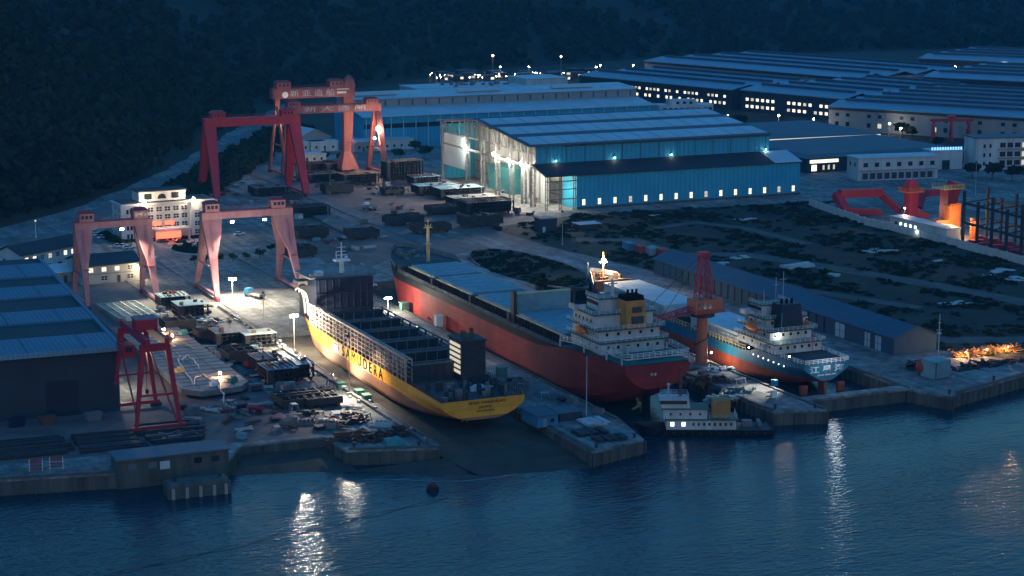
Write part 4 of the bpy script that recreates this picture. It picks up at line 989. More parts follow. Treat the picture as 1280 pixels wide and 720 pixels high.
for i, (y, z, p) in enumerate(((806,18.5,9000),(772,18.5,9000),(757,17.5,6000),(743,17.5,6000))):
    f = MB().cb(HX0-1.3,y,z,.9,1.2,.9).build('flood_lamp', 'steel_dark', t)
    MB().ball((HX0-1.7,y,z+.2),.75).build('bulb', 'lamp', f)
    lamp_light('hall_light', (HX0+3.5,y,z-1), p*.11, (1,.90,.70), size=.8)
    lamp_light('hall_flood', (HX0-2.6,y,z), p*.08, (1,.92,.76), size=.6)
# low annex along the hall's front
t = thing('hall_annex', 'low blue annex with a row of lit windows in front of the big assembly hall', 'annex', (0,0,0))
MB().box(354,721,0,464.5,733.8,14.2).build('wall', 'wall_blue', t)
MB().loft([[(339,720.2,14.3),(465.2,720.2,14.3),(465.2,733.8,18.0),(339,733.8,18.0)],[(339,720.2,14.7),(465.2,720.2,14.7),(465.2,733.8,18.4),(339,733.8,18.4)]]).build('roof', 'roof_dark', t)
MB().loft([[(451,720.3,14.71),(465,720.3,14.71),(465,733.5,18.31),(451,733.5,18.31)],[(451,720.3,14.9),(465,720.3,14.9),(465,733.5,18.5),(451,733.5,18.5)]]).build('roof_patch', 'roof_blue_y', t)
MB().box(354,720.6,0,464.5,720.97,.9).build('plinth', 'quay_stone', t)
wins(t,'S',353.6,464.8,15,1.6,1.35,2.5,721,['window','window','window','window_dim','window'],frame='steel_grey')
mb = MB()
for x in (340,346.5,353):
    for s in (-.5,.5): mb.box(x+s-.15,721.2,0,x+s+.15,721.5,14.2)
    for k in range(8): mb.bar((x-.5,721.35,k*1.7),(x+.5,721.35,k*1.7+1.7),.12)
for z in (4.5,8.5,12): mb.box(340,721.2,z,354,721.5,z+.4)
mb.build('open_frame', 'steel_grey', t)
for x in (350,378,406,454):
    f = MB().box(x-.2,733.2,19.4,x+.2,733.78,19.7).build('wall_lamp', 'pole_grey', t); MB().ball((x,733.0,19.3),.17).build('bulb', 'lamp_far', f)
lamp_light('annex_light', (346.5,728,8), 700, (1,.9,.7), size=.6)
# --- long pale hall behind the assembly hall
t = thing('long_hall', 'long pale blue two tier hall behind the assembly hall', 'factory hall', (0,0,0))
MB().box(346,962,0,520,1010,16.6).build('wall', 'wall_blue', t)
MB().loft([[(345,961,16.7),(521,961,16.7),(521,982,19.6),(345,982,19.6)],[(345,961,17.0),(521,961,17.0),(521,982,19.9),(345,982,19.9)]]).build('roof', 'roof_pale', t)
MB().box(346,982.1,16.7,520,1006,24.4).build('clerestory', 'wall_grey', t)
MB().loft([[(345,981,24.5),(521,981,24.5),(521,1007,26.2),(345,1007,26.2)],[(345,981,24.8),(521,981,24.8),(521,1007,26.5),(345,1007,26.5)]]).build('roof', 'roof_pale', t)
wins(t,'S',346,520,22,20.6,.9,3.0,982.1,'roof_shed'); MB().box(346,961.85,10.6,520,961.98,13.0).build('window_band', 'glass_dark', t)
mb = MB()
for k in range(25): mb.box(347+k*7.1,961.7,0,347.4+k*7.1,961.84,16.6)
mb.build('pilaster', 'roof_pale', t)
for x in (350,412,470): MB().box(x,990,26,x+26,993,27.4).build('ridge_vent', 'roof_pale', t)
# --- white sheds beyond the cranes
t = thing('tent_shed', 'pale pitched shed below the orange gantry cranes', 'shed', tuple(G(372,186)), R(10))
gable_wall(0,20,0,14,5,5,'y').build('wall', 'wall_grey', t); gable(MB(),0,20,0,14,5,5,'y',.6).build('roof', 'roof_pale', t); MB().box(8,-.08,0,12,.02,4).build('door', 'deck_dark', t)
for (px, py, w, d, h, lab) in ((384,206,20,8,4.5,'flat roofed pale hut left of the flared crane leg'),(392,190,13,8,5,'small white hut between the orange crane legs'),(407,190,15,8,5,'small white hut beside the flared crane leg'),(455,190,10,8,5,'small white hut right of the flared crane leg'),(482,190,34,10,5.5,'long low white hut right of the orange cranes')):
    p = G(px-w*.5/.42, py); t = thing('hut', lab, 'hut', tuple(p))
    MB().box(0,0,0,w,d,h).build('wall', 'wall_white' if w > 11 else 'wall_grey', t); MB().box(-.4,-.4,h,w+.4,d+.4,h+.35).build('roof', 'roof_pale', t)
    wins(t,'S',.5,w-.5,max(2,int(w/4)),1.6,1.1,1.3,0); MB().box(w*.47,-.07,0,w*.47+1,.02,2.2).build('door', 'deck_dark', t)
# --- far offices and factories
t = thing('tower_block', 'plain pale cube building above the long hall roof', 'building', (493,1075,0))
MB().box(0,0,0,28,28,23.6).build('wall', 'wall_white', t); MB().box(-.4,-.4,23.6,28.4,28.4,24.2).build('roof', 'roof_pale', t); wins(t,'S',2,26,4,16,1.6,1.4,0,'wall_grey')
t = thing('flat_building', 'pale flat roofed building with an open bay beside the plain cube building', 'building', (421,1075,0))
MB().box(0,0,0,70,30,20).build('wall', 'wall_white', t); MB().box(-.5,-.5,20,70.5,30.5,20.6).build('roof', 'roof_pale', t)
MB().box(11,-.1,10,20,.05,19).build('open_bay', 'glass_dark', t)
mb = MB()
rr = random.Random(2)
for k in range(16): mb.cb(24+k*2.6,rr.uniform(3,20),20.6,1.8,2,rr.uniform(.8,2.6))
mb.build('roof_plant', 'steel_grey', t)
t = thing('office_building', 'white four storey office with dark windows at the far end of the skylit roof', 'office', (538,988,0), R(-14))
MB().box(0,0,0,33,13,13.2).box(7,2,13.2,23,11,16.4).build('wall', 'wall_white', t); MB().box(-.3,-.3,13.2,6.9,13.3,13.6).box(23.1,-.3,13.2,33.3,13.3,13.6).build('roof', 'roof_pale', t)
for z in (1.2,4.4,7.6,10.5): wins(t,'S',2,26,7,z,2.0,1.5,0); wins(t,'S',27,32.5,2,z,2.0,1.6,0)
wins(t,'S',10,22,3,14.0,1.8,1.5,2.0)
t = thing('hangar', 'wide flat pale hangar with a bright lit eave behind the low hangar', 'hangar', (533,857,0), R(-2))
MB().box(0,0,0,66,72,7.4).build('wall', 'wall_grey', t); MB().box(-1,-1,7.4,67,73,8.0).build('roof', 'roof_dull', t); MB().box(-.9,-1.12,6.5,66.9,-1.003,7.5).build('lit_eave', 'strip', t)
t = thing('hangar', 'low dark walled hangar with lit window strips under a flat blue grey roof', 'hangar', (507,781,0), R(1))
MB().box(0,0,0,88,66,7.0).build('wall', 'wall_dark', t)
MB().loft([[(-1,-1,7),(89,-1,7),(89,67,7),(-1,67,7)],[(3,3,8.6),(85,3,8.6),(85,63,8.6),(3,63,8.6)]]).build('roof', 'roof_dull', t)
MB().box(1.5,-.1,4.6,18,.02,6.2).build('lit_window_strip', 'window', t); MB().box(74,-.1,4.4,87,.02,5.4).build('lit_window_strip', 'window', t)
wins(t,'S',2,6,1,.8,3,3,0,'window'); wins(t,'S',8,17,3,1.2,1.0,2.2,0,'window_dim'); wins(t,'W',5,55,5,2.6,2.4,1.6,0,['window_cool','window','glass_dark'])
MB().box(-.1,14,.5,.02,19,5).build('lit_doorway', 'window', t)
t = thing('office_building', 'low two storey white building with a row of dark square windows before the low hangar', 'office', (513,747,0), R(-9))
MB().box(0,0,0,41,12,10.4).build('wall', 'wall_white', t); MB().box(-.6,-.6,10.4,41.6,12.6,11.0).build('roof', 'roof_pale', t)
wins(t,'S',1,41,7,6.4,2.2,2.0,0); MB().box(.5,-.5,4.4,40.5,-.01,4.9).build('canopy', 'wall_grey', t)
for k in range(11): MB().box(2+k*3.7,-.3,0,2.25+k*3.7,-.01,4.4).build('pilaster', 'wall_grey', t)
wins(t,'S',2,39,10,.6,2.6,3.0,0,'wall_dark'); wins(t,'W',1,11,2,6.4,1.6,2,0)
t = thing('office_building', 'grey three storey office at the right edge with dark balcony bands', 'office', (588,757,0), R(-14))
MB().box(0,0,0,40,14,15.4).build('wall', 'wall_white', t); MB().box(-.5,-.5,15.4,40.5,14.5,16).build('roof', 'roof_dull', t)
for z in (2.2,6.4,10.8): wins(t,'S',12,39,7,z,2.9,2.4,0,['glass_dark','glass_dark','glass_dark','window_dim','glass_dark']); wins(t,'S',3,9,2,z,1.1,1.8,0,['glass_dark','glass_dark'])
for z in (1.4,5.6,10.0): MB().box(11.5,-1.2,z,39.5,-.02,z+.35).build('balcony', 'wall_grey', t)
t = thing('gatehouse', 'pale gatehouse with a glowing blue roof sign left of the grey office', 'gatehouse', (569,768,0), R(-14))
MB().box(0,0,0,17,9,9).build('wall', 'wall_white', t); MB().box(-.4,-.4,9,17.4,9.4,9.5).build('roof', 'roof_pale', t)
for k in range(12): MB().box(.6+k*1.35,-.6,9.6,1.5+k*1.35,-.4,11.0).build('sign_letter', 'led_blue', t)
MB().box(6.5,-.08,0,10.5,.02,4.5).build('door', 'glass_dark', t)
t = thing('gantry_crane', 'small red gantry crane in front of the right factory wall', 'gantry crane', tuple(G(1166,177)), R(-20))
for x in (0,10,20):
    MB().bar((x,-3,0),(x,-.4,11),.9).bar((x,3,0),(x,.4,11),.9).build('leg', 'crane_red', t)
MB().box(-2,-.9,11,22,.9,12.6).build('girder', 'crane_red', t); MB().box(8,-1.6,12.6,12,1.6,14.4).build('trolley', 'crane_red', t)

def factory(name, label, o, ang, L, bays, bw, h, rows, mats=('roof_blue','roof_shed'), wall='wall_grey', wm='glass_dark', pitch=2.6):
    t = thing(name, label, 'factory', o, ang)
    W = bays*bw
    MB().box(0,0,0,L,W,h).build('wall', wall, t)
    for b in range(bays):
        y0 = b*bw
        r = MB().loft([[(-1,y0-.6,h),(L+1,y0-.6,h),(L+1,y0+bw*.62,h+pitch),(-1,y0+bw*.62,h+pitch)],[(-1,y0-.6,h+.4),(L+1,y0-.6,h+.4),(L+1,y0+bw*.62,h+pitch+.4),(-1,y0+bw*.62,h+pitch+.4)]]).build('roof', mats[b % 2 if len(mats) > 2 else 0], t)
        MB().loft([[(-1,y0+bw*.62+.02,h+pitch),(L+1,y0+bw*.62+.02,h+pitch),(L+1,y0+bw-.7,h-.05),(-1,y0+bw-.7,h-.05)],[(-1,y0+bw*.62+.02,h+pitch+.4),(L+1,y0+bw*.62+.02,h+pitch+.4),(L+1,y0+bw-.7,h+.35),(-1,y0+bw-.7,h+.35)]]).build('roof_slope', mats[1], r)
        MB().box(4,y0+bw*.55,h+pitch+.2,L-4,y0+bw*.55+2.2,h+pitch+1.6).build('ridge_vent', mats[1], r)
    MB().box(-.3,-.7,h-1.4,L+.3,-.01,h-.1).build('eave_band', 'roof_dark', t)
    for (z, n, w, hh, m, u0, u1, sk) in rows: wins(t,'S',u0,u1,n,z,w,hh,0,m,skip=sk)
    return t
factory('factory', 'largest pale factory with two rows of paired dark windows along the right edge', (626,943,0), math.atan2(-100,61), 150, 6, 26, 13.2,
        [(8.2,22,2.3,2.0,'glass_dark',2,148,(2,5,8,11,14,17,20)),(2.6,22,2.3,2.6,['glass_dark','glass_dark','glass_dark','glass_dark','window_dim'],2,148,(2,5,8,11,14,17,20))], wall='wall_grey')
factory('factory', 'dark factory with many lit windows behind the white office', (598,1215,0), math.atan2(-226,58), 150, 3, 26, 12.5,
        [(3.0,34,2.0,1.8,['window','window','window_dim','window','glass_dark'],4,146,(3,9,17,22)),(7.4,34,2.0,1.6,['window_dim','window','glass_dark','window','window_dim'],20,146,(1,6,12,20,28))], wall='wall_dark')
factory('factory', 'dark factory with bright lit windows next to the largest pale factory', (637,1060,0), math.atan2(-105,30), 84, 5, 26, 13.2,
        [(2.6,18,2.3,1.8,['window','window','window','window_dim','window'],3,82,(6,7,12)),(7.0,18,2.3,1.8,['window','window_dim','window','window','window'],3,82,(6,7,13))], wall='wall_dark')
factory('factory', 'farthest factory with long stepped pale roofs', (690,1290,0), math.atan2(-226,58), 210, 4, 30, 15, [(4,20,2,1.5,['glass_dark','window_dim','glass_dark'],4,200,())])
factory('factory', 'far factory roof with dark front near the right edge', (800,1090,0), math.atan2(-100,61), 190, 4, 30, 14, [(6,14,2,1.6,'glass_dark',4,180,())], wall='wall_dark')
factory('factory', 'dim factory roof against the hills at the far right', (905,1240,0), math.atan2(-100,61), 220, 4, 30, 14, [(6,14,2,1.6,'glass_dark',4,180,())], wall='wall_dark')

# --- long shed on the right quay
t = thing('quay_shed', 'long low dark blue shed with three pale doors beside the dry dock', 'shed', (0,0,0))
gable_wall(312.8,327.2,435,576,4.8,3.0,'y').build('wall', 'shed_blue', t); gable(MB(),312.8,327.2,435,576,4.8,3.0,'y',.7).build('roof', 'shed_blue', t)
for y0, y1 in ((441.2,444.0),(446.6,449.2),(459.5,464.2)):
    d = MB().box(312.68,y0,.1,312.82,y1,4.2).build('door', 'roof_pale', t); MB().box(312.62,(y0+y1)/2-.06,.1,312.675,(y0+y1)/2+.06,4.2).box(312.62,y0,2.0,312.675,y1,2.12).build('door_bar', 'steel_dark', d)
for k in range(24): MB().box(312.55,470+k*4.3,0,312.79,470.3+k*4.3,4.6).build('post', 'steel_dark', t)
# --- boundary wall of the right yard
pts = [G(1012,257), G(1080,281), G(1150,297), G(1280,331), Vector((437,440,0))]
t = thing('boundary_wall', 'long pale concrete wall crossing the rough field', 'wall', (0,0,0))
mb = MB()
for a, b in zip(pts, pts[1:]): mb.bar((a.x,a.y,1.5),(b.x,b.y,1.5),.35,3.0)
mb.build('panel', 'slab_pale', t)
for a, b in zip(pts, pts[1:]):
    for k in range(int((b-a).length/6)): p = a.lerp(b, k*6/(b-a).length); MB().box(p.x-.3,p.y-.3,0,p.x+.3,p.y+.3,3.3).build('post', 'slab_pale', t)
sheet('works_yard', [(450,687),(443,540),(520,520),(600,640),(590,735),(515,735),(470,706)], 'concrete', 2)
# red crane pieces lying in the works yard
def pc(p, lab, ps, m='crane_red'):
    t = thing('crane_section', lab, 'crane section', tuple(p))
    for q in ps: MB().bar(*q).build('box_girder', m, t)
    return t
p = G(1078,268)
pc(p, 'red portal frame lying on its side by the concrete wall', [((-8,0,1.5),(-8,8,8),3.4,3.0),((-7,7,8.2),(12,4,8.2),3.6,3.4),((12,4,7),(16,-4,1.2),3.0,2.6),((-8,1,2),(6,-5,1.2),3.0,2.4)])
p = G(1140,272)
t = pc(p, 'upright red crane column with platform and railing', [((-1,0,0),(0,1,11),4.2,4.2),((0,1,4),(6,-3,0),2.6,2.6)])
mb = MB().box(-4,-2,10.5,4.5,5,11); rail(mb, [(-4,-2,11),(4.5,-2,11),(4.5,5,11),(-4,5,11),(-4,-2,11)], 1.4, 1.6, .12); mb.build('platform', 'orange', t)
MB().loft([[(-3,-1,11),(3,-1,11),(3,4,11),(-3,4,11)],[(-1.5,0,15.5),(1.5,0,15.5),(1.5,3,15.5),(-1.5,3,15.5)]]).build('tower_head', 'crane_red', t)
p = G(1168,262)
pc(p, 'bent red girder behind the white site cabin', [((-8,0,1.2),(-5,2,6.5),2.6,2.6),((-5,2,7),(4,2,7),2.8,2.8),((4,2,7),(10,0,1.5),2.6,2.6)])
p = G(1192,290)
t = pc(p, 'tall red crane tower with a yellow platform beside the lit orange tower', [((0,4,0),(1,5,17),5.0,5.0),((1,5,12),(3,4,19),4.5,4.0)])
mb = MB().box(-4.5,1,16.6,5.5,9,17.1); rail(mb, [(-4.5,1,17.1),(5.5,1,17.1),(5.5,9,17.1),(-4.5,9,17.1)], 1.4, 1.6, .12); mb.build('platform', 'mast_buff', t)
p = G(1186,294)
t = thing('paint_tower', 'orange stepped steel block lit warm beside the dark steel frame', 'steel block', tuple(p))
MB().box(0,0,0,5.2,4,11.5).build('tower', 'orange', t); MB().box(-6,0,0,-.01,4,6.0).build('lower_block', 'orange', t)
mb = MB()
for k in range(6): mb.box(.2+k*.9,-.1,11.5,.6+k*.9,.3,12.2)
mb.build('lug', 'orange', t)
lamp_light('yard_glow', (p.x-3,p.y-7,6.5), 1100, (1,.64,.28), size=1.0)
p = G(1218,300)
t = thing('tank', 'upright orange cylinder tank behind the dark steel frame', 'tank', tuple(p))
MB().tube((0,0,0),(0,0,8.5),1.9,n=20).build('shell', 'orange', t)
mb = MB()
for z in (.4,4,8): mb.tube((0,0,z),(0,0,z+.3),2.02,n=20)
mb.build('band', 'crane_orange', t); lamp_light('tank_glow', (p.x-4,p.y-5,6), 250, (1,.62,.30), size=.8)
t = thing('site_cabin', 'long white site cabin with four lit windows beside the concrete wall', 'site cabin', tuple(G(1112,290)), math.atan2(-(G(1112,290)-G(1180,304)).y*-1, (G(1180,304)-G(1112,290)).x))
a, b = G(1111,287), G(1181,304); Lc = (b-a).length; t.location = a; t.rotation_euler = (0,0,math.atan2((b-a).y,(b-a).x))
MB().box(0,.6,0,Lc,7,5.2).build('wall', 'wall_white', t); MB().box(-.4,.2,5.2,Lc+.4,7.4,5.6).build('roof', 'roof_pale', t); wins(t,'S',2.2,Lc*.5,5,2.4,1.3,1.4,.6,['glass_dark','window_cool','window_cool','window_cool','window_cool'])
MB().box(Lc*.62,.5,0,Lc*.62+1.1,.62,2.3).build('door', 'deck_dark', t)
mid = a.lerp(b,.5); lamp_light('cabin_light', (mid.x-1.2,mid.y-1.6,2.0), 30, (.9,.95,1), size=.3)
q = G(1130,282); f = thing('work_lamp', 'tall warm work lamp among the red crane pieces', 'work lamp', (q.x,q.y,0))
MB().tube((0,0,0),(0,0,7),.1).build('stand','steel_dark',f); MB().ball((0,-.2,7.1),.25).build('bulb','lamp_far_warm',f); lamp_light('works_light', (q.x,q.y-.8,7.2), 900, (1,.66,.42), size=.3)
# dark steel frame at the right edge
t = thing('unfinished_building', 'dark open steel building frame at the right edge', 'steel frame', (0,0,0))
P0, P1 = G(1203,304), G(1295,330); D = Vector((14,4,0))
posts = MB()
for k in range(6):
    q = P0.lerp(P1, k/5)
    for e in (Vector((0,0,0)), D): MB().box(q.x+e.x-.45,q.y+e.y-.45,0,q.x+e.x+.45,q.y+e.y+.45,20 if k % 2 == 0 else 17).build('post', 'steel_dark', t)
bm_ = MB()
for z in (8,15.4):
    for e in (Vector((0,0,0)), D): bm_.bar(P0+e+Vector((0,0,z)), P1+e+Vector((0,0,z)), .6, .9)
    for k in range(6): q = P0.lerp(P1, k/5); bm_.bar(q+Vector((0,0,z)), q+D+Vector((0,0,z)), .4)
bm_.build('beam', 'steel_dark', t)
rr = random.Random(4)
for i in range(9):
    p = G(1215+i*9, 310+i*2.0); L = rr.uniform(5,11)
    tag(MB().cb(0,0,.3,L,rr.uniform(1.5,3),rr.uniform(1,2.6)).cb(L*.2,0.4,2.2,L*.3,1.2,1.2).build('red_girder', 'crane_red', None, tuple(p+Vector((6,5,0))), rr.uniform(-.6,.6)), 'red painted girder piece stored inside the dark steel frame', 'girder', 'red girder pieces in the right yard')
# ------------------------------------------------------------------ quay furniture
def coping(name, pts, w=1.0, h=.28, m='quay_stone'):
    mb = MB()
    for a, b in zip(pts, pts[1:]):
        a, b = Vector((*a,h/2+.01)), Vector((*b,h/2+.01)); mb.bar(a, b, w, h)
    return kind(mb.build(name, m), 'structure')
coping('quay_coping', [(160.0,530),(160.0,399.8)]); coping('quay_coping', [(192.1,530),(192.1,382)])
coping('quay_coping', [(210.4,598),(210.4,405.6)]); coping('quay_coping', [(249.6,598),(249.6,396.4)])
coping('quay_coping', [(262.0,560),(262.0,393.0)]); coping('quay_coping', [(294.1,560),(294.1,402)])
coping('quay_coping', [(302.5,392.9),(332,402.6),(420,408.6)]); coping('quay_coping', [(0,426.5),(63,414.6),(86.8,409.7)])
coping('quay_coping', [(141.2,406.2),(159.4,400)])
# facing of the quay fronts: stained piles every few metres
def quay_face(name, pts, z0=-9, step=2.4):
    mb = MB()
    for a, b in zip(pts, pts[1:]):
        a, b = Vector((*a,0)), Vector((*b,0)); d = (b-a).normalized(); nrm = Vector((d.y,-d.x,0))
        mb.bar(a+nrm*.18+Vector((0,0,z0/2-.25)), b+nrm*.18+Vector((0,0,z0/2-.25)), .34, -z0-.5)
        n = max(1, int((b-a).length/step))
        for i in range(n+1): p = a.lerp(b, i/n)+nrm*.45; mb.box(p.x-.22,p.y-.22,z0,p.x+.22,p.y+.22,-.5)
    return kind(mb.build(name, 'quay_stone'), 'structure')
quay_face('quay_wall', [(-200,466),(0,426),(63.5,413.9),(88,409),(113.5,409),(119.4,419.8),(139.8,418.6),(140.4,405.5),(160.5,398.8)])
quay_face('quay_wall', [(191.5,530),(191.5,381),(207.5,386),(211,405),(211,600)])
quay_face('quay_wall', [(249,600),(249,395.5),(262.3,391.8)]); quay_face('quay_wall', [(293.6,401),(298.5,389.5),(302,392.3),(332,402),(420,408),(700,421)])
quay_face('quay_wall', [(160.6,400),(160.6,530)]); quay_face('quay_wall', [(293.4,574),(293.5,404)])
t = thing('dock_gate', 'flat grey concrete gate closing the dry dock behind the teal coaster', 'dock gate', (0,0,0))
MB().box(262.6,401.5,-9,293.6,404.5,-.4).build('gate_panel', 'quay_stone', t); MB().box(262.6,401.2,-.4,293.6,404.8,.2).build('gate_walkway', 'concrete', t)
# fenders and bollards
def bollard(p, lab, g):
    o = MB().tube((0,0,.0),(0,0,.9),.32,.28,10).tube((0,0,.9),(0,0,1.15),.5,.42,10).build('bollard','steel_dark',None,p); return tag(o,lab,'bollard',g)
b0 = None
for i, (x, y, where) in enumerate([(194,384,'tip of the middle quay'),(206,388,'tip of the middle quay'),(251,398,'tip of the right quay'),(260.5,394.5,'tip of the right quay'),(300,392.5,'corner of the dock head'),(320,400,'edge of the far right quay'),(350,405,'edge of the far right quay'),(143,407.5,'tip of the left quay'),(157,402,'tip of the left quay')]):
    bollard((x,y,.0), 'black mooring bollard on the '+where, 'bollards along the quays')
t = thing('tyre_fender', 'big round rubber tyre fender hanging on the tip of the middle quay', 'tyre fender', (209.6,395,-1.6))
mb = MB(); ring = [(.3, 1.5*math.cos(k*math.pi/8), 1.5*math.sin(k*math.pi/8)) for k in range(17)]
mb.path(ring, .42, 8); mb.build('tyre', 'rubber', t)
# crane rails
for x, y0, y1, lab in ((120.3,545,700,'left rail of the pink crane by the workshop'),(142.4,420,700,'right rail of the pink crane by the workshop'),(161.3,400,720,'steel crane rail beside the yellow ship'),(189.7,532,720,'short steel crane rail at the head of the open slip'),(223,700,905,'left rail of the bright red crane'),(261,640,905,'right rail of the bright red crane')):
    t = thing('crane_rail', lab, 'crane rail', (x,y0,0))
    MB().box(-.5,0,.012,.5,y1-y0,.12).build('rail_bed', 'concrete', t); MB().box(-.08,0,.12,.08,y1-y0,.26).build('rail_head', 'steel_dark', t)
t = thing('kerb_wall', 'low pale concrete kerb running beside the crane rail along the yellow ship', 'kerb', (159.2,404,0))
MB().box(-.45,0,0,.45,176,.75).build('kerb', 'concrete', t)
mb = MB()
rr = random.Random(12)
for i in range(40): mb.cb(rr.uniform(-1.4,1.4), rr.uniform(2,174), .02 if i % 2 else .75, rr.uniform(.3,1.0), rr.uniform(.4,1.4), rr.uniform(.25,.8), rr.random())
o = mb.build('loose_gear', 'slab_pale', t); o['kind'] = 'stuff'
for y, lab in ((447,'near the ship\'s lettering'),(452.5,'beside the thin unlit pole'),(462,'under the ship\'s emblem')):
    tag(MB().cb(0,0,.0,2.0,2.6,1.7).cb(0,0,1.7,2.2,2.8,.15).build('equipment_box', 'green_paint', None, (160.4 if y < 460 else 158.6,y,.0)), 'green equipment box on the kerb '+lab, 'box', 'green boxes along the kerb')

# left water front: hut, concrete dolphin, railings
t = thing('quay_hut', 'long flat roofed hut on the water\'s edge at the lower left', 'hut', (88,410,0), R(-1))
MB().box(0,-2.5,-4.6,25,5,3.0).build('wall', 'quay_stone', t); MB().box(-.4,-3.0,3.0,25.4,5.6,3.35).build('roof', 'roof_dull', t)
wins(t,'S',1,10,2,.6,1.8,1.4,-2.5,'roof_dull'); wins(t,'S',9.5,11.5,1,.1,2.2,1.8,-2.5,'roof_pale'); wins(t,'S',16,24,2,.6,1.8,1.3,-2.5)
t = thing('mooring_dolphin', 'stained pale concrete dolphin standing in the water before the long hut', 'dolphin', (96,395.5,-3.5), R(-3))
MB().loft([[(0,0,-4),(14,0,-4),(14,5,-4),(0,5,-4)],[(0,0,2.6),(14,0,2.6),(14,5,2.6),(0,5,2.6)],[(.5,.4,3.3),(13.5,.4,3.3),(13.5,4.6,3.3),(.5,4.6,3.3)]]).build('block', 'quay_stone', t)
for x in (1.2,4.2,7.2,10.2,12.8): MB().box(x-.35,-.3,-1,x+.35,-.003,2.4).build('fender', 'wall_grey', t)
for x in (2,12): MB().tube((x,2.5,3.3),(x,2.5,4.3),.35).build('bollard', 'steel_dark', t)
for x, lab in ((77,'left of the pair'),(81.5,'right of the pair')):
    t = thing('ladder_frame', 'small red and white ladder frame on the left quay edge, '+lab, 'ladder frame', (x-5,417.5,0), R(-12))
    for s in (-1.4,1.4): MB().bar((s,0,0),(s,0,2.8),.16).build('upright', 'white_paint', t)
    mb = MB()
    for z in (.6,1.3,2.0,2.6): mb.bar((-1.4,0,z),(1.4,0,z),.28)
    mb.build('rung', 'container_red', t)
mb = MB(); rail(mb, [(30,420.8,0),(63,414.8,0),(86,410.4,0)], 1.1, 2.5, .07, 2); tag(mb.build('quay_railing', 'steel_grey'), 'thin grey railing along the left quay edge', 'railing')

# steel stock in rows
def stock(name, lab, p, L, n, w, rz, g, m='steel_dark', h=.8, cat='steel stock', pitch=1.15):
    t = thing(name, lab, cat, tuple(p), rz, g); rr = random.Random(int(p[0]*7+p[1]))
    mb = MB()
    for i in range(n):
        hh = h*rr.uniform(.6,1.4); a = rr.uniform(-.6,.6)
        mb.box(a,i*pitch,.25,L+a+rr.uniform(-1.5,1.5),i*pitch+w,.25+hh)
    mb.build('plate_bundle', m, t)
    mb = MB()
    for k in range(4): mb.box(L*(.1+.26*k),-.3,0,L*(.1+.26*k)+.4,n*pitch,.25)
    mb.build('skid', 'bark', t); return t
SG = 'dark steel stock in rows beside the workshop'
stock('steel_stock', 'dark rows of steel stock nearest the left edge', (62,430,0), 20, 13, .7, R(-4), SG)
stock('steel_stock', 'dark rows of steel stock in the middle, before the workshop', (84,427.5,0), 14.5, 14, .7, R(-4), SG)
stock('steel_stock', 'dark rows of steel stock under the dark red portal crane', (100.5,428.5,0), 13, 15, .7, R(-4), SG)
rr = random.Random(21)
for i, (x, m_, lab) in enumerate(((75,'navy','dark skip at the foot of the workshop wall'),(82,'rust','rusty skip at the foot of the workshop wall'),(93,'steel_grey','grey skip by the corner of the workshop'))):
    o = MB().loft([[(-1.6,-1,0),(1.6,-1,0),(1.6,1,0),(-1.6,1,0)],[(-2,-1.2,1.9),(2,-1.2,1.9),(2,1.2,1.9),(-2,1.2,1.9)]], caps=True).box(-2.05,-1.25,1.9,2.05,1.25,2.05)
    tag(o.build('skip', m_, None, (x,458.5-(x-72)*.1,0), .1*i), lab, 'skip')

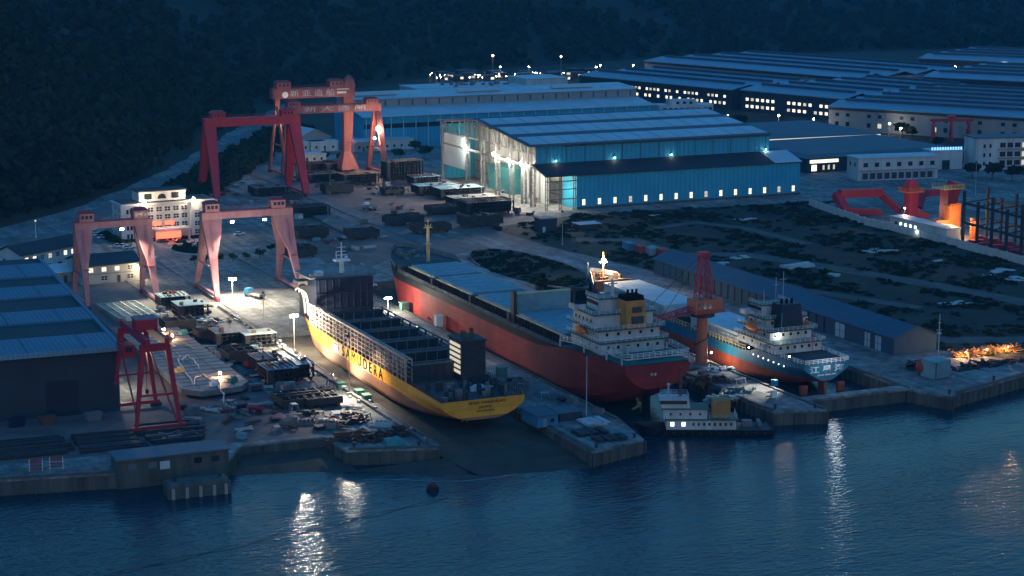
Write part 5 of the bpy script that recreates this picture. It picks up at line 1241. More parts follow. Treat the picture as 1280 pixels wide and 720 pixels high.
# ------------------------------------------------------------------ ship blocks on the yard
BG = 'ship blocks laid out on the yard'
def block(p, w, d, h, lab, top='steel_grey', rz=0, style='box'):
    t = thing('hull_block', lab, 'ship block', (p[0],p[1],0), rz, BG)
    z0 = .9; mb = MB(); rr = random.Random(int(p[0]*13+p[1]*7))
    if style == 'box':
        mb.box(-w/2+1.3,-d/2+1.3,z0,w/2-1.3,d/2-1.3,z0+h-.3)
        nx, ny = max(3,int(w/1.3)), max(3,int(d/1.3))
        for k in range(nx+1):
            x = -w/2+w*k/nx; mb.box(x-.08,-d/2-.2,z0,x+.08,-d/2+1.3,z0+h-.15)
            if k < nx and rr.random() < .35: mb.bar((x,-d/2,z0),(x+w/nx,-d/2,z0+h-.2),.12)
        for k in range(ny+1): y = -d/2+d*k/ny; mb.box(-w/2-.2,y-.08,z0,-w/2+1.3,y+.08,z0+h-.15)
        for z in (0,.36,.7): mb.box(-w/2-.25,-d/2-.25,z0+h*z,w/2,-d/2+1.2,z0+h*z+.1); mb.box(-w/2-.25,-d/2+1.2,z0+h*z,-w/2+1.2,d/2,z0+h*z+.1)
        mb.build('frame', 'steel_dark', t)
        tp_ = MB(); n_ = max(2,int(w/3)); 
        for k in range(n_): a_ = -w/2-.3+(w+.6)*k/n_; tp_.box(a_+.05,-d/2-.4+rr.uniform(0,.5),z0+h-.1,a_+(w+.6)/n_-.05,d/2+.3-rr.uniform(0,.5),z0+h+.05+rr.uniform(-.03,.03))
        tp_.build('top_plate', top, t)
        if rr.random() < .7:
            st_ = MB()
            for k in range(nx+1): x = -w/2+w*k/nx; st_.box(x-.06,-d/2,z0+h+.1,x+.06,d/2,z0+h+rr.uniform(.25,.6))
            st_.build('stiffener', 'steel_grey' if rr.random() < .5 else 'rust', t)
        up = MB()
        for k in range(rr.randint(2,5)): up.cb(rr.uniform(-w*.4,w*.4),rr.uniform(-d*.4,d*.4),z0+h+.05,rr.uniform(.4,1.6),rr.uniform(.3,1.2),rr.uniform(.3,1.1),rr.random())
        up.build('fitting', 'rust', t)
    else:
        n, q = max(3,int(w/2.2)), max(3,int(d/2.2))
        for k in range(n+1): x = -w/2+w*k/n; mb.box(x-.14,-d/2,z0,x+.14,d/2,z0+h*rr.uniform(.7,1.1))
        mb.build('frame', 'steel_dark' if style == 'grid' else 'pale_green', t)
        m2 = MB()
        for k in range(q+1): y = -d/2+d*k/q; m2.box(-w/2,y-.14,z0+.003,w/2,y+.14,z0+h*rr.uniform(.7,1.05))
        m2.build('cross_frame', 'steel_dark' if style == 'grid' else 'pale_green', t)
        if style == 'grid': MB().box(-w/2,-d/2,z0-.06,w/2,d/2,z0-.003).build('bottom_plate', 'rust', t)
    sm = MB()
    for sx_ in (-.4,0,.4):
        for sy_ in (-.4,.4): sm.box(w*sx_-.4,d*sy_-.4,0,w*sx_+.4,d*sy_+.4,z0)
    sm.build('stand', 'bark', t); return t
def heap(p, w, d, lab, m=('steel_dark','rust'), n=26, h=2.2, rz=0, cat='scrap pile', name='scrap_pile', long_=4):
    rr = random.Random(int(p[0]*3+p[1]*11)); mb = MB()
    for i in range(n):
        x, y = rr.gauss(0,w*.28), rr.gauss(0,d*.28); x = max(-w/2,min(w/2,x)); y = max(-d/2,min(d/2,y))
        a = rr.random()*6.3; L = rr.uniform(.8,long_); z = rr.uniform(.2,h)*max(.25,1-abs(x)/w-abs(y)/d)
        v = Vector((math.cos(a)*L/2, math.sin(a)*L/2, rr.uniform(-.35,.35)))
        c = Vector((x,y,z)); mb.bar(c-v, c+v, rr.uniform(.2,.9), rr.uniform(.2,.8), m=rr.randrange(len(m)))
    mb.cb(0,0,0,w*.7,d*.7,h*.22,.2)
    return tag(mb.build(name, list(m), None, (p[0],p[1],0), rz), lab, cat)
for px, py, w, d, h, top, st, lab in (
    (216,383,9,8,3,'hatch','box','ship block with pale top left of the pink crane foot'),
    (238,396,9,9,3.6,'hatch','box','tall ship block with greenish top in the lit rail yard'),
    (222,412,9,8,2.6,'steel_grey','grid','open ribbed ship block behind the lit deck section'),
    (262,425,8,7,3.0,'steel_grey','grid','open ribbed ship block with tangled frames beside the kerb'),
    (285,430,9,9,3.4,'steel_grey','box','dark ship block second from the grid frame row'),
    (322,432,9,7,3.2,'pale_green','box','ship block with pale green top nearest the thin pole'),
    (300,452,8,8,3.0,'steel_dark','grid','low dark ribbed frame beside the long deck section'),
    (332,462,7,9,3.0,'steel_grey','box','ship block with pale top behind the bright topped block'),
    (348,478,8,9,3.8,'hatch','box','ship block with wide pale top in the row by the kerb'),
    (372,472,6.5,8,3.6,'roof_pale','box','ship block with bright white top facing the lamp'),
    (372,505,11,9,2.2,'steel_grey','grid','broad dark grillage at the near end of the block row'),
    (400,505,9,9,1.8,'steel_grey','grid','low dark grillage beside the kerb near the ship'),
    (401,226,15,10,3,'steel_grey','box','ship block with pale top under the orange cranes, left one'),
    (447,229,17,11,4,'rust','box','ship block with rust brown top before the flared crane leg'),
    (423,213,15,9,3,'rust','box','rusty ship block just left of the flared crane leg'),
    (399,213,14,8,3,'rust','box','rusty ship block farthest left under the tallest crane'),
    (421,241,13,8,4,'steel_grey','grid','ribbed ship block with white fittings before the pale topped block'),
    (335,243,15,11,3,'steel_grey','box','ship block between the bright red crane legs'),
    (362,252,9,8,3,'steel_grey','grid','ribbed ship block by the right foot of the bright red crane'),
    (503,224,18,8,8,'steel_dark','box','tallest dark ship block before the hall'),
    (530,231,13,9,3.4,'hatch','box','ship block with bluish top beside the tallest dark block'),
    (543,242,18,10,3.4,'hatch','box','wide ship block with bluish top in front of the lit hall'),
    (572,247,20,11,4,'hatch','box','wide ship block with bright top reflecting the hall lights'),
    (590,258,20,10,3.6,'steel_grey','box','wide dark topped ship block below the bright topped one'),
    (607,266,21,11,4.5,'steel_grey','box','largest ship block with a lit corner nearest the hall'),
    (556,266,15,9,2.5,'steel_grey','grid','dark ribbed frame left of the largest ship block'),
    (600,282,17,7,4,'steel_dark','grid','dark ribbed stack below the largest ship block'),
    (504,280,15,8,3.2,'steel_grey','grid','dark ribbed block behind the buff foremast'),
    (538,290,15,7,3.0,'steel_dark','grid','dark low block right of the buff foremast'),
    (490,243,9,7,2.6,'steel_dark','grid','small dark ribbed frame in the middle of the rusty yard'),
    (452,297,11,10,2.6,'steel_grey','grid','ribbed frame at the end of the pipe rows'),
    (388,296,12,9,3,'steel_dark','grid','dark ribbed block left of the pipe rows'),
    (372,320,12,9,3,'steel_dark','grid','dark ribbed block behind the pink crane beside the slip'),
    (386,270,15,10,3.5,'steel_dark','box','dark ship block right of the bright red crane foot'),
):
    block(G(px,py), w, d, h, lab, top, 0, st)
rr = random.Random(99)
CL = ('low stack of steel plates','bundle of short steel beams','small ribbed steel frame','small steel trestle table')
def clutter(x, y, k, g):
    t_ = rr.random()*6.3 if k != 0 else rr.choice((0,1.57))+rr.uniform(-.15,.15); mb = MB(); w, d = rr.uniform(1.5,4.5), rr.uniform(1,2.6)
    if k == 0:
        for i in range(rr.randint(3,7)): mb.cb(rr.uniform(-.3,.3),rr.uniform(-.3,.3),.1+i*.16,w,d,.13,rr.uniform(-.08,.08))
    elif k == 1:
        for i in range(rr.randint(5,10)): mb.bar((-w*.6,rr.uniform(-d/2,d/2),.2+rr.random()*.8),(w*.6,rr.uniform(-d/2,d/2),.2+rr.random()*.8),.24)
    elif k == 2:
        h = rr.uniform(.8,2.2)
        for i in range(5): mb.box(-w/2+w*i/4-.07,-d/2,.1,-w/2+w*i/4+.07,d/2,h)
        mb.box(-w/2,-d/2-.08,.1,w/2,-d/2,h*.8); mb.box(-w/2,d/2,.1,w/2,d/2+.08,h*.8)
    else:
        h = rr.uniform(1,2)
        for sx_ in (-1,1):
            for sy_ in (-1,1): mb.bar((sx_*w/2,sy_*d/2,0),(sx_*w*.4,sy_*d*.3,h),.16)
        mb.box(-w*.5,-d*.35,h,w*.5,d*.35,h+.18); mb.bar((-w/2,-d/2,.3),(w/2,-d/2,.9),.1)
    tag(mb.build(('plate_stack','beam_bundle','rib_frame','trestle')[k], ('steel_dark','rust','steel_grey','steel_grey')[k] if rr.random() < .75 else rr.choice(('hatch','crane_dark_red','slab_pale')), None, (x,y,.01), t_), CL[k]+g, ('plate stack','beams','steel frame','trestle')[k], ('plate stacks','bundles of beams','small steel frames','steel trestles')[k]+g)
for i in range(130):
    x = rr.uniform(141.5,157.8); y = rr.uniform(421,585)
    if rr.random() < .25: x = rr.uniform(137.5,141.5)
    clutter(x, y, rr.randrange(4), ' beside the kerb')
for i in range(70): clutter(rr.uniform(225,258), rr.uniform(655,860), rr.randrange(4), ' in the rail yard of the red crane')
for i in range(60): clutter(rr.uniform(268,325), rr.uniform(690,860), rr.randrange(4), ' on the rusty yard before the hall')
for i in range(24): clutter(rr.uniform(195,209), rr.uniform(410,570), rr.randrange(4), ' on the middle quay')
for i in range(22): clutter(rr.uniform(250.5,256), rr.uniform(402,540), rr.randrange(4), ' on the right quay')
for i in range(24): clutter(rr.uniform(112,140), rr.uniform(424,462), rr.randrange(4), ' on the plate yard')
t = block(G(160,394), 12.5, 26, 1.0, 'pale green open grid frame lying between the two pink cranes', 'pale_green', R(3), 'pale')
for px, py, lab in ((425,283,'rows of long pipes beside the yard road, nearer bundle'),(405,272,'rows of long pipes beside the yard road, farther bundle')):
    p = G(px,py); t = thing('pipe_bundle', lab, 'pipe bundle', tuple(p), R(88), 'pipe bundles by the yard road')
    mb = MB()
    for k in range(9): mb.tube((-16,k*1.1-5,.6),(12,k*1.1-5,.6),.42,n=8)
    mb.build('pipe', 'steel_grey', t)
    mb = MB()
    for x in (-14,-2,10): mb.box(x-.3,-6,0,x+.3,5,.18)
    mb.build('skid', 'bark', t)
for px, py, w, d, n, lab in ((433,525,9,9,60,'heap of red and grey steel scraps beside the kerb'),(445,548,13,5,60,'dark pile of scrap at the tip of the left quay'),(472,549,10,5,46,'rusty brown pile of scrap at the tip of the left quay'),(500,543,6,5,26,'tangle of dark gear next to the teal tarpaulin'),
    (320,515,9,5,46,'red brown heap of scrap beside the deck section'),(255,403,9,5,26,'yellow and grey gear behind the deck section'),(225,548,8,6,30,'dark scrap by the foot of the dark red portal crane'),(280,512,6,4,24,'pale coils and valves at the end of the white hoses'),
    (690,288,6,6,24,'dark scrap heap beside the hall corner'),(905,500,9,5,40,'heap of grey pipes and frames on the right quay'),(880,478,12,6,50,'dark tangle of frames on the right quay by the crane column'),(560,398,10,5,26,'pale clutter on the middle quay beside the red hull'),(590,425,10,5,30,'dark clutter on the middle quay under the red hull')):
    heap(G(px,py), w, d, lab, ('crane_dark_red','steel_grey','steel_dark') if 'red' in lab else (('slab_pale','steel_grey') if 'pale' in lab or 'grey' in lab else ('steel_dark','rust')), n)
tag(MB().loft([[(-2.2,-1.6,0),(2.2,-1.6,0),(2.2,1.6,0),(-2.2,1.6,0)],[(-2.0,-1.3,1.2),(2.0,-1.3,1.6),(2.0,1.3,1.2),(-2.0,1.3,1.5)],[(-.8,-.4,1.9),(.9,-.3,2.1),(.8,.4,1.9),(-.7,.3,1.8)]]).build('tarpaulin_heap','teal_paint',None,tuple(G(492,556))), 'teal tarpaulin covering a heap at the quay tip', 'tarpaulin')
# flat deck section with hoses and work lights
dp = [(118.5,470),(122.5,465),(133.5,466.5),(136.5,471),(137,545),(119.5,545)]
t = thing('deck_section', 'long flat grey ship deck section with pale hoses lying across it', 'ship section', (0,0,0))
MB().prism(dp, .9, 2.3).build('deck_plate', 'steel_grey', t)
mb = MB()
for k in range(18): mb.box(119.5,472+k*4.1,2.3,137,472.2+k*4.1,2.36)
for x in (123,127.5,132): mb.box(x,468,2.3,x+.15,544,2.35)
mb.build('plate_seam', 'steel_dark', t)
mb = MB()
for k in range(9):
    for x in (121,128,135): mb.box(x-.5,472+k*8.6,0,x+.5,473+k*8.6,.9)
mb.build('stand', 'bark', t)
def onplane(pts, z=2.55): return [tuple(G(a,b,z)) for a,b in pts]
for i, (pts, lab) in enumerate((([(222,448),(225,455),(236,470),(243,481),(243,473),(252,468),(262,472),(270,480),(280,492),(279,503)],'pale hose looping over the near end of the deck section'),
    ([(222,445),(228,450),(233,444),(240,448),(247,456),(249,460)],'thin pale hose zigzag in the middle of the deck section'),([(213,430),(230,430),(245,436)],'straight yellow hose across the far part of the deck section'))):
    P_ = onplane(pts); S = []
    for a, b in zip(P_, P_[1:]):
        for k in range(6): S.append(Vector(a).lerp(Vector(b), k/6)+Vector((0,0,.25*math.sin(k*math.pi/3))))
    tag(MB().path(S, .16, 6).build('hose', 'foam' if i < 2 else 'mast_buff'), lab, 'hose')
rr = random.Random(31)
for i, (px, py, m_, lab) in enumerate(((224,465,'mast_buff','yellow machine on the deck section beside the long hose'),(291,477,'teal_paint','teal drum on the near right corner of the deck section'),(229,418,'teal_paint','teal drum on the far part of the deck section'),(210,425,'crane_dark_red','red crate on the far part of the deck section'),(268,482,'white_paint','white sack on the near end of the deck section'))):
    p = G(px,py,2.4); tag(MB().cb(0,0,0,2.2,1.5,1.0,.3).cb(.3,0,1.0,1.2,1.0,.5,.5).build('work_gear', m_, None, tuple(p)), lab, 'work gear')
# middle quay cabin, blue deck house, gangway post
t = thing('site_cabin', 'small blue cabin on the tip of the middle quay', 'site cabin', tuple(G(672,535)), R(2))
MB().box(0,0,0,5.5,9,2.7).build('wall', 'blue_paint', t); MB().box(-.3,-.3,2.7,5.8,9.3,2.95).build('roof', 'roof_shed', t); MB().box(1.5,-.07,0,2.5,.03,2.1).build('door', 'hatch', t); wins(t,'S',3,5,1,1,1.0,.9,0)
t = thing('site_cabin', 'low dark cabin behind the small blue cabin', 'site cabin', tuple(G(700,527)))
MB().box(0,0,0,6,6,2.0).build('wall', 'wall_dark', t); MB().box(-.3,-.3,2.0,6.3,6.3,2.2).build('roof', 'roof_dull', t); MB().box(2,-.06,0,3,.03,1.8).build('door', 'deck_dark', t)
rr = random.Random(41)
for k, (x, y, w, d, lab) in enumerate(((198,396,8,5,'stack of planks near the tip of the middle quay'),(200,389,8,4,'low stack of dark plates at the very tip of the middle quay'),(203,404,6,6,'pallets of pale bricks on the middle quay'))):
    mb = MB()
    for i in range(12): mb.cb(rr.uniform(-.4,.4)+(i%4-1.5)*w/4.2, rr.uniform(-.3,.3), (i//4)*.28, w/4.6, d, .24, rr.uniform(-.05,.05))
    tag(mb.build('material_stack', 'steel_dark' if k < 2 else 'slab_pale', None, (x,y,.01)), lab, 'material stack')
t = thing('winch_box', 'white and grey capstan box standing on the middle quay between the ships', 'winch', tuple(G(548,408)))
MB().box(-1,-1,0,1,1,3.4).build('cabinet', 'roof_pale', t); MB().box(-1.2,-1.2,3.4,1.2,1.2,3.6).build('lid', 'white_paint', t)
for px, py, lab in ((505,388,'small dark shed on the middle quay by the lamp'),(627,470,'dark green cabinet on the middle quay below the engine casing')):
    tag(MB().cb(0,0,0,2.4,2.4,2.4).cb(0,0,2.4,2.8,2.8,.2).build('cabinet','green_paint',None,tuple(G(px,py))), lab, 'cabinet')
# right quay
t = thing('bollard_box', 'white cabinet with black brackets on the lit right quay', 'cabinet', tuple(G(967,497)))
MB().box(-.7,-.5,0,.7,.5,1.9).build('cabinet', 'white_paint', t); MB().bar((-2.4,0,.5),(-.7,0,.5),.2).bar((-2.4,0,1.6),(-.7,0,1.6),.2).build('bracket', 'black_paint', t)
heap(G(918,492), 6, 5, 'teal crates and drums on the right quay beside the coaster', ('teal_paint','steel_grey'), 20)
tag(MB().cb(0,0,0,1.4,1.4,1.6).build('bin','blue_paint',None,tuple(G(968,482))), 'blue bin on the right quay under the coaster', 'bin')
heap(G(900,463), 7, 3, 'white and rusty gear beside the lit coaster hull', ('white_paint','rust'), 18, 1.4)
t = thing('storage_tank', 'round red tank standing on the right quay beside the long shed', 'tank', tuple(G(1155,468)))
MB().ball((0,0,2.2),2.4,12).build('tank_body', 'container_red', t, smooth=True); MB().box(-1.6,-.3,0,1.6,.3,1.2).build('saddle', 'steel_dark', t)
t = thing('shipping_container', 'blue grey container on the corner of the right quay', 'container', tuple(G(1168,474)), R(10))
cmb = MB().box(0,0,0,6,5,4.6)
for k in range(12): cmb.box(k*.5+.1,-.1,.2,k*.5+.35,0,4.4)
cmb.build('body', 'hatch', t); MB().box(.2,-.2,.2,.5,-.11,4.4).build('door_bar', 'steel_dark', t)
heap(G(1140,462), 4, 3, 'dark handling machine parts left of the round red tank', ('steel_dark','navy'), 16, 3.0)
t = thing('lattice_mast', 'slim grey mast with cross arms on the right quay', 'mast', tuple(G(1172,462)))
MB().tube((0,0,0),(0,0,15.5),.22,.12).build('pole', 'pole_grey', t); MB().bar((-.9,0,11),(.9,0,11),.16).bar((-.7,0,13),(.7,0,13),.12).cb(0,0,9.8,1.1,.6,.6).build('cross_arm', 'pole_grey', t)
# burning lit debris strip by the right edge
rr = random.Random(51); mb = MB()
for i in range(520):
    u_ = rr.random(); p = G(1193+u_*80, 446-u_*10)+Vector((rr.gauss(0,.9),rr.gauss(0,1.5),0)); s_ = rr.uniform(.15,.75)
    c = p+Vector((0,0,rr.random()**2*1.4)); v = Vector((rr.gauss(0,1),rr.gauss(0,1),rr.gauss(0,.6))).normalized()*s_*rr.uniform(.6,1.8)
    mb.bar(c-v, c+v, s_*.6, s_*.35)
tag(mb.build('debris_pile', ['brown_box']), 'long pile of broken debris glowing orange near the right edge', 'debris pile')
for u_, pw in ((.1,220),(.45,160),(.8,330)):
    p = G(1195+u_*75, 447-u_*9); f = thing('work_lamp', ('first','second','third')[int(u_*2.5)]+' small warm lamp from the left standing in for fire at the debris pile', 'work lamp', (p.x-1,p.y-3.0,0), 0, 'lamps standing in for fire at the debris pile')
    MB().tube((0,0,0),(0,0,2.0),.07).build('stand', 'steel_dark', f); MB().ball((0,.1,2.1),.14).build('bulb', 'lamp_orange', f)
    lamp_light('debris_light', (p.x-1,p.y-2.4,2.2), pw*1.2, (1,.52,.24), size=.3)  # added lamps supply the orange light of a small fire
heap(G(1225,458), 28, 4, 'row of dark stored gear along the right quay edge', ('steel_dark','navy'), 50, 2.0)

# orange column crane on the right quay
t = thing('jetty_crane', 'orange column crane with red lattice mast on the right quay', 'crane', (259.0,449,0))
MB().tube((0,0,0),(0,0,13.4),1.65,1.45,20).tube((0,0,0),(0,0,.6),2.2,2.2,20).build('column', 'crane_orange', t)
pts = [(1.75*math.cos(a),1.75*math.sin(a),3+a*.85) for a in np.linspace(2.6,9.0,40)]
MB().path([Vector(p) for p in pts], .16, 5).build('spiral_stair', 'steel_dark', t)
MB().tube((0,0,13.4),(0,0,14.3),3.4,3.4,20).build('slew_ring', 'steel_dark', t)
hs = MB().box(-3.4,-2.4,14.3,2.2,2.6,18.2).build('machinery_house', 'crane_orange', t)
MB().box(2.3,-2.2,14.3,5.0,2.2,18.4).build('counter_cab', 'crane_orange', t)
mb = MB(); rail(mb, [(-4.2,-3,14.3),(5.2,-3,14.3),(5.2,3,14.3)], 1.1, 1.2, .09); mb.build('platform_rail', 'crane_red', t)
for k in range(3): MB().box(-2.8+k*1.7,-2.46,15.8,-1.8+k*1.7,-2.38,17.2).build('window', 'glass_dark', hs)
mb = MB(); zt = 31
for s in (-1,1):
    for q in (-1,1): mb.bar((s*1.9,q*1.5,18.2),(s*1.0,q*.8,zt),.3)
for k in range(6):
    z = 18.2+k*2.13; z2_ = z+2.13; a = 1.9-.15*k; b = 1.9-.15*(k+1); c_ = 1.5-.117*k; d_ = 1.5-.117*(k+1)
    for q in (-1,1): mb.bar((-a,q*c_,z),(b,q*d_,z2_),.16); mb.bar((a,q*c_,z),(-b,q*d_,z2_),.16); mb.bar((-b,q*d_,z2_),(b,q*d_,z2_),.16)
    for s in (-1,1): mb.bar((s*a,-c_,z),(s*b,d_,z2_),.16)
mb.box(-1.4,-1.2,zt-.6,1.4,1.2,zt+.2).bar((1.0,0,18.4),(4.0,0,18.3),.2).bar((.9,0,zt),(4.4,0,18.4),.2); mb.build('lattice_mast', 'crane_red', t)
jb = MB(); A = Vector((-3.2,0,15.4)); B_ = Vector((-24,-3.0,13.2))
for s in (-1,1):
    for q in (-1,1): jb.bar(A+Vector((0,s*1.0,q*.8)), B_+Vector((0,s*.4,q*.35)), .28)
for k in range(12):
    p0, p1 = A.lerp(B_,k/12), A.lerp(B_,(k+1)/12); e = 1-.6*k/12; d = 1 if k % 2 else -1
    for s in (-1,1): jb.bar(p0+Vector((0,s*e,.8*e*d)), p1+Vector((0,s*e,-.8*e*d)), .14)
    jb.bar(p0+Vector((0,-e,.8*e)), p0+Vector((0,e,.8*e)), .14)
jb.build('jib', 'crane_red', t)
MB().path([Vector((0,0,zt)), B_], .07, 5).path([Vector((.4,0,zt)), A.lerp(B_,.5)], .07, 5).build('stay_cable', 'steel_dark', t)

# ------------------------------------------------------------------ rough field
def in_poly(x, y, P):
    c = False
    for (ax,ay),(bx,by) in zip(P, P[1:]+P[:1]):
        if (ay > y) != (by > y) and x < (bx-ax)*(y-ay)/(by-ay)+ax: c = not c
    return c
tracks = [[G(720,300),G(790,300),G(840,318),G(930,318),G(1010,330),G(1100,345),G(1200,362),G(1290,380)],[G(820,285),G(870,278),G(930,285),G(1010,305)],[G(1090,420),G(1180,425),G(1290,425)],[G(880,330),G(1000,362),G(1150,385)]]
for k, tr_ in enumerate(tracks): strip('dirt_track', [(p.x,p.y) for p in tr_], (9,5,9,6)[k], 'track', 5+k)
sheet('shed_road', [(294.2,402),(311.5,430),(303,575),(300,640),(280,700),(268,700),(294,600)], 'concrete', 2)
def near_track(x, y):
    for tr_ in tracks:
        for a, b in zip(tr_, tr_[1:]):
            d = b-a; t_ = max(0,min(1,((x-a.x)*d.x+(y-a.y)*d.y)/(d.x**2+d.y**2)))
            if math.hypot(x-a.x-d.x*t_, y-a.y-d.y*t_) < 5: return True
    return False
def scrub(name, poly, n, hmin, hmax, thr, lab, leaves=26, size=.42):
    rr = random.Random(n); rng = np.random.default_rng(n); L = []
    xs = [p[0] for p in poly]; ys = [p[1] for p in poly]
    for i in range(n*3):
        x, y = rr.uniform(min(xs),max(xs)), rr.uniform(min(ys),max(ys))
        if not in_poly(x,y,poly) or near_track(x,y): continue
        if mnoise.noise(Vector((x*.05,y*.05,7)))+.4*mnoise.noise(Vector((x*.2,y*.2,1)))+rr.gauss(0,.16) < thr: continue
        h = rr.uniform(hmin,hmax); L.append((x,y,-.2,h*rr.uniform(1.2,3.0),h))
        if len(L) >= n: break
    o = bpy.data.objects.new(name, crowns_mesh(name, L, leaves, rng, size)); C.objects.link(o); kind(o,'stuff'); o['label'] = lab
scrub('field_scrub', [(p[0]+1,p[1]) for p in field], 4200, .15, .9, .02, 'dark weeds and low bushes over the rough field', 40, .2)
pit = [(277+14*math.cos(a), 602+41*math.sin(a)) for a in np.linspace(0,2*math.pi,40,endpoint=False)]
sheet('weedy_pit', pit, 'grass', 4)
scrub('pit_weeds', pit, 320, .2, .7, -.25, 'dark weeds in the oval pit')
t = thing('pit_kerb', 'low curved concrete kerb round the dark oval weedy pit', 'kerb', (0,0,0))
mb = MB(); ring = [Vector((277+14.6*math.cos(a), 602+41.8*math.sin(a), .3)) for a in np.linspace(-2.2,2.9,36)]
for a, b in zip(ring, ring[1:]): mb.bar(a, b, .5, .6)
mb.build('kerb', 'concrete', t)
tag(MB().add([(193,592,0),(214,592,0),(214,603,0),(193,603,0),(193,602,5.2),(214,602,5.2),(214,603,5.2),(193,603,5.2)],[(3,2,1,0),(4,5,6,7),(0,1,5,4),(1,2,6,5),(2,3,7,6),(3,0,4,7)]).build('slip_ramp','concrete'), 'sloping pale concrete bank at the head of the slips between the two ships', 'concrete bank')
for i, (px, py, L, w, m_, lab) in enumerate(((800,318,6.5,3,'container_red','dull red container in the row beside the yard road'),(812,320,6.5,3,'hatch','pale green container between the two red ones'),(826,322,6.5,3,'container_red','darker red container at the right end of the row'),(785,314,5,3,'blue_paint','blue container at the left end of the row'))):
    t = thing('shipping_container', lab, 'container', tuple(G(px,py)), R(-6), 'containers in the field')
    c = MB().box(0,0,.1,L*.6,w*2,2.8)
    for k in range(int(L*.6/.5)): c.box(k*.5+.1,-.06,.25,k*.5+.3,0,2.65)
    c.build('body', m_, t); MB().box(L*.3-.06,-.1,.25,L*.3+.06,-.065,2.6).build('door_bar', 'steel_dark', t)
t = thing('shack', 'small shack with a pale sheet roof in the weeds before the annex', 'shack', tuple(G(725,288)))
MB().box(0,0,0,8,5,2.2).build('wall','wall_dark',t); MB().box(-.6,-.6,2.2,9.2,6,2.4).build('roof','roof_pale',t); MB().box(3,-.06,0,4,.03,1.9).build('door','deck_dark',t)
t = thing('shack', 'dark cube shaped hut at the corner of the lit hall', 'shack', tuple(G(676,291)))
MB().box(0,0,0,7,6,5.2).build('wall','wall_dark',t); MB().box(-.3,-.3,5.2,7.3,6.3,5.5).build('roof','roof_dull',t); MB().box(.8,-.06,0,2,.03,2.2).build('door','roof_pale',t)
for i, (px, py, w, d, h, n, lab) in enumerate(((998,334,11,5,.9,7,'stack of long pale slabs in the rough field'),(1046,344,4,4,.5,3,'small round pile of pale blocks in the field'),(1245,340,13,9,.3,6,'pale concrete slabs spread by the boundary wall'),(1272,349,10,8,.3,5,'pale slabs near the right edge, lower group'),(925,322,7,5,.4,5,'pale scattered slabs beside the long shed roof'),(900,330,6,5,.3,4,'few pale boards behind the long shed'),(1175,327,3,3,.6,3,'single white sack in the weeds below the boundary wall'),(1098,314,12,6,.5,26,'scatter of white rubbish under the concrete wall'),(820,269,6,4,.3,4,'white boards beside the annex road'),(935,274,10,4,.3,6,'pale sheets on the grass before the annex'),(1190,380,10,5,.3,16,'brown and white rubble heap in the far right weeds'))):
    p = G(px,py); rr = random.Random(i); mb = MB()
    for k in range(n): mb.cb(rr.uniform(-w/2,w/2)*(.3 if n < 8 and i == 0 else 1), rr.uniform(-d/2,d/2), .02+.0*k, w/(n**.5)*.8 if i != 0 else w, d/(n**.5)*.7, h*rr.uniform(.4,1.2), rr.uniform(-.3,.3))
    tag(mb.build('slab_pile','slab_pale',None,(p.x,p.y,.03)), lab, 'slabs')
for px, py, lab in ((860,268,'weeds'),): pass

# ------------------------------------------------------------------ trees, cars
def tree_proto(name, lab, h, r, seed, leaves=420, loc=(0,0,0), group=None):
    rng = np.random.default_rng(seed); rr = random.Random(seed); t = thing(name, lab, 'tree', loc, 0, group)
    mb = MB().tube((0,0,-.1),(0,0,h*.45),h*.035,h*.02,8)
    for k in range(6):
        a = k*1.05+rr.random(); mb.tube((0,0,h*(.3+.05*k)),(math.cos(a)*r*.6,math.sin(a)*r*.6,h*(.5+.07*k)),h*.013,h*.006,6)
    mb.build('trunk','bark',t)
    L = [(rr.gauss(0,r*.4),rr.gauss(0,r*.4),h*.25+rr.uniform(0,.32)*h,r*rr.uniform(.45,.7),h*rr.uniform(.3,.45)) for k in range(9)]
    o = bpy.data.objects.new('crown', crowns_mesh('crown', L, leaves//9, rng, .3)); C.objects.link(o); o.parent = t
    return t
tp = tree_proto('small_tree','small round tree in the row before the roundabout, leftmost',3.6,1.5,1,260,tuple(G(243,330)),'row of small trees before the office')
for i, (px, py, w_) in enumerate(((258,329,'second from left'),(275,328,'third from left'),(291,327,'fourth from left'),(308,326,'fifth from left'),(325,324,'sixth, with the widest crown'),(340,315,'behind the end of the row'))):
    copy_thing(tp, tuple(G(px,py)), i*1.1, 'small round tree in the row before the roundabout, '+w_, scale=1.25 if i == 4 else 1)
tb = tree_proto('tree','dark bushy tree at the left corner of the lit hall',7,3.4,2,700,tuple(G(530,198)))
for i, (px, py, s, lab) in enumerate(((1074,212,1,'dark tree at the left end of the low white building'),(1086,216,.8,'smaller dark tree before the low white building'),(1094,220,.6,'lowest bush like tree at the white building corner'),(1128,172,1.3,'dark tree before the largest pale factory'),(1140,174,1.1,'second dark tree before the largest pale factory'),(1190,205,1,'dark tree left of the grey office'),(1215,222,1.1,'dark tree in front of the grey office, left'),(1240,224,1.2,'dark tree in front of the grey office, middle'),(1265,226,1.1,'dark tree in front of the grey office, right'),(905,158,1.1,'dark tree under the lit factory windows'),(925,160,1.2,'second dark tree under the lit factory windows'),(520,190,.9,'dark tree beside the slatted hall screen'),
    (500,200,.9,'dark tree right of the orange crane leg'),(430,205,.9,'dark tree behind the flared crane leg'),(405,202,.8,'dark tree behind the flat roofed hut'),(372,205,.8,'dark tree left of the flat roofed hut'),(1170,185,.9,'dark tree below the small red gantry'),(985,222,.8,'dark bush at the right end of the annex'))):
    copy_thing(tb, tuple(G(px,py)), i*.8, lab, 'trees between the buildings', s)
tb['group'] = 'trees between the buildings'
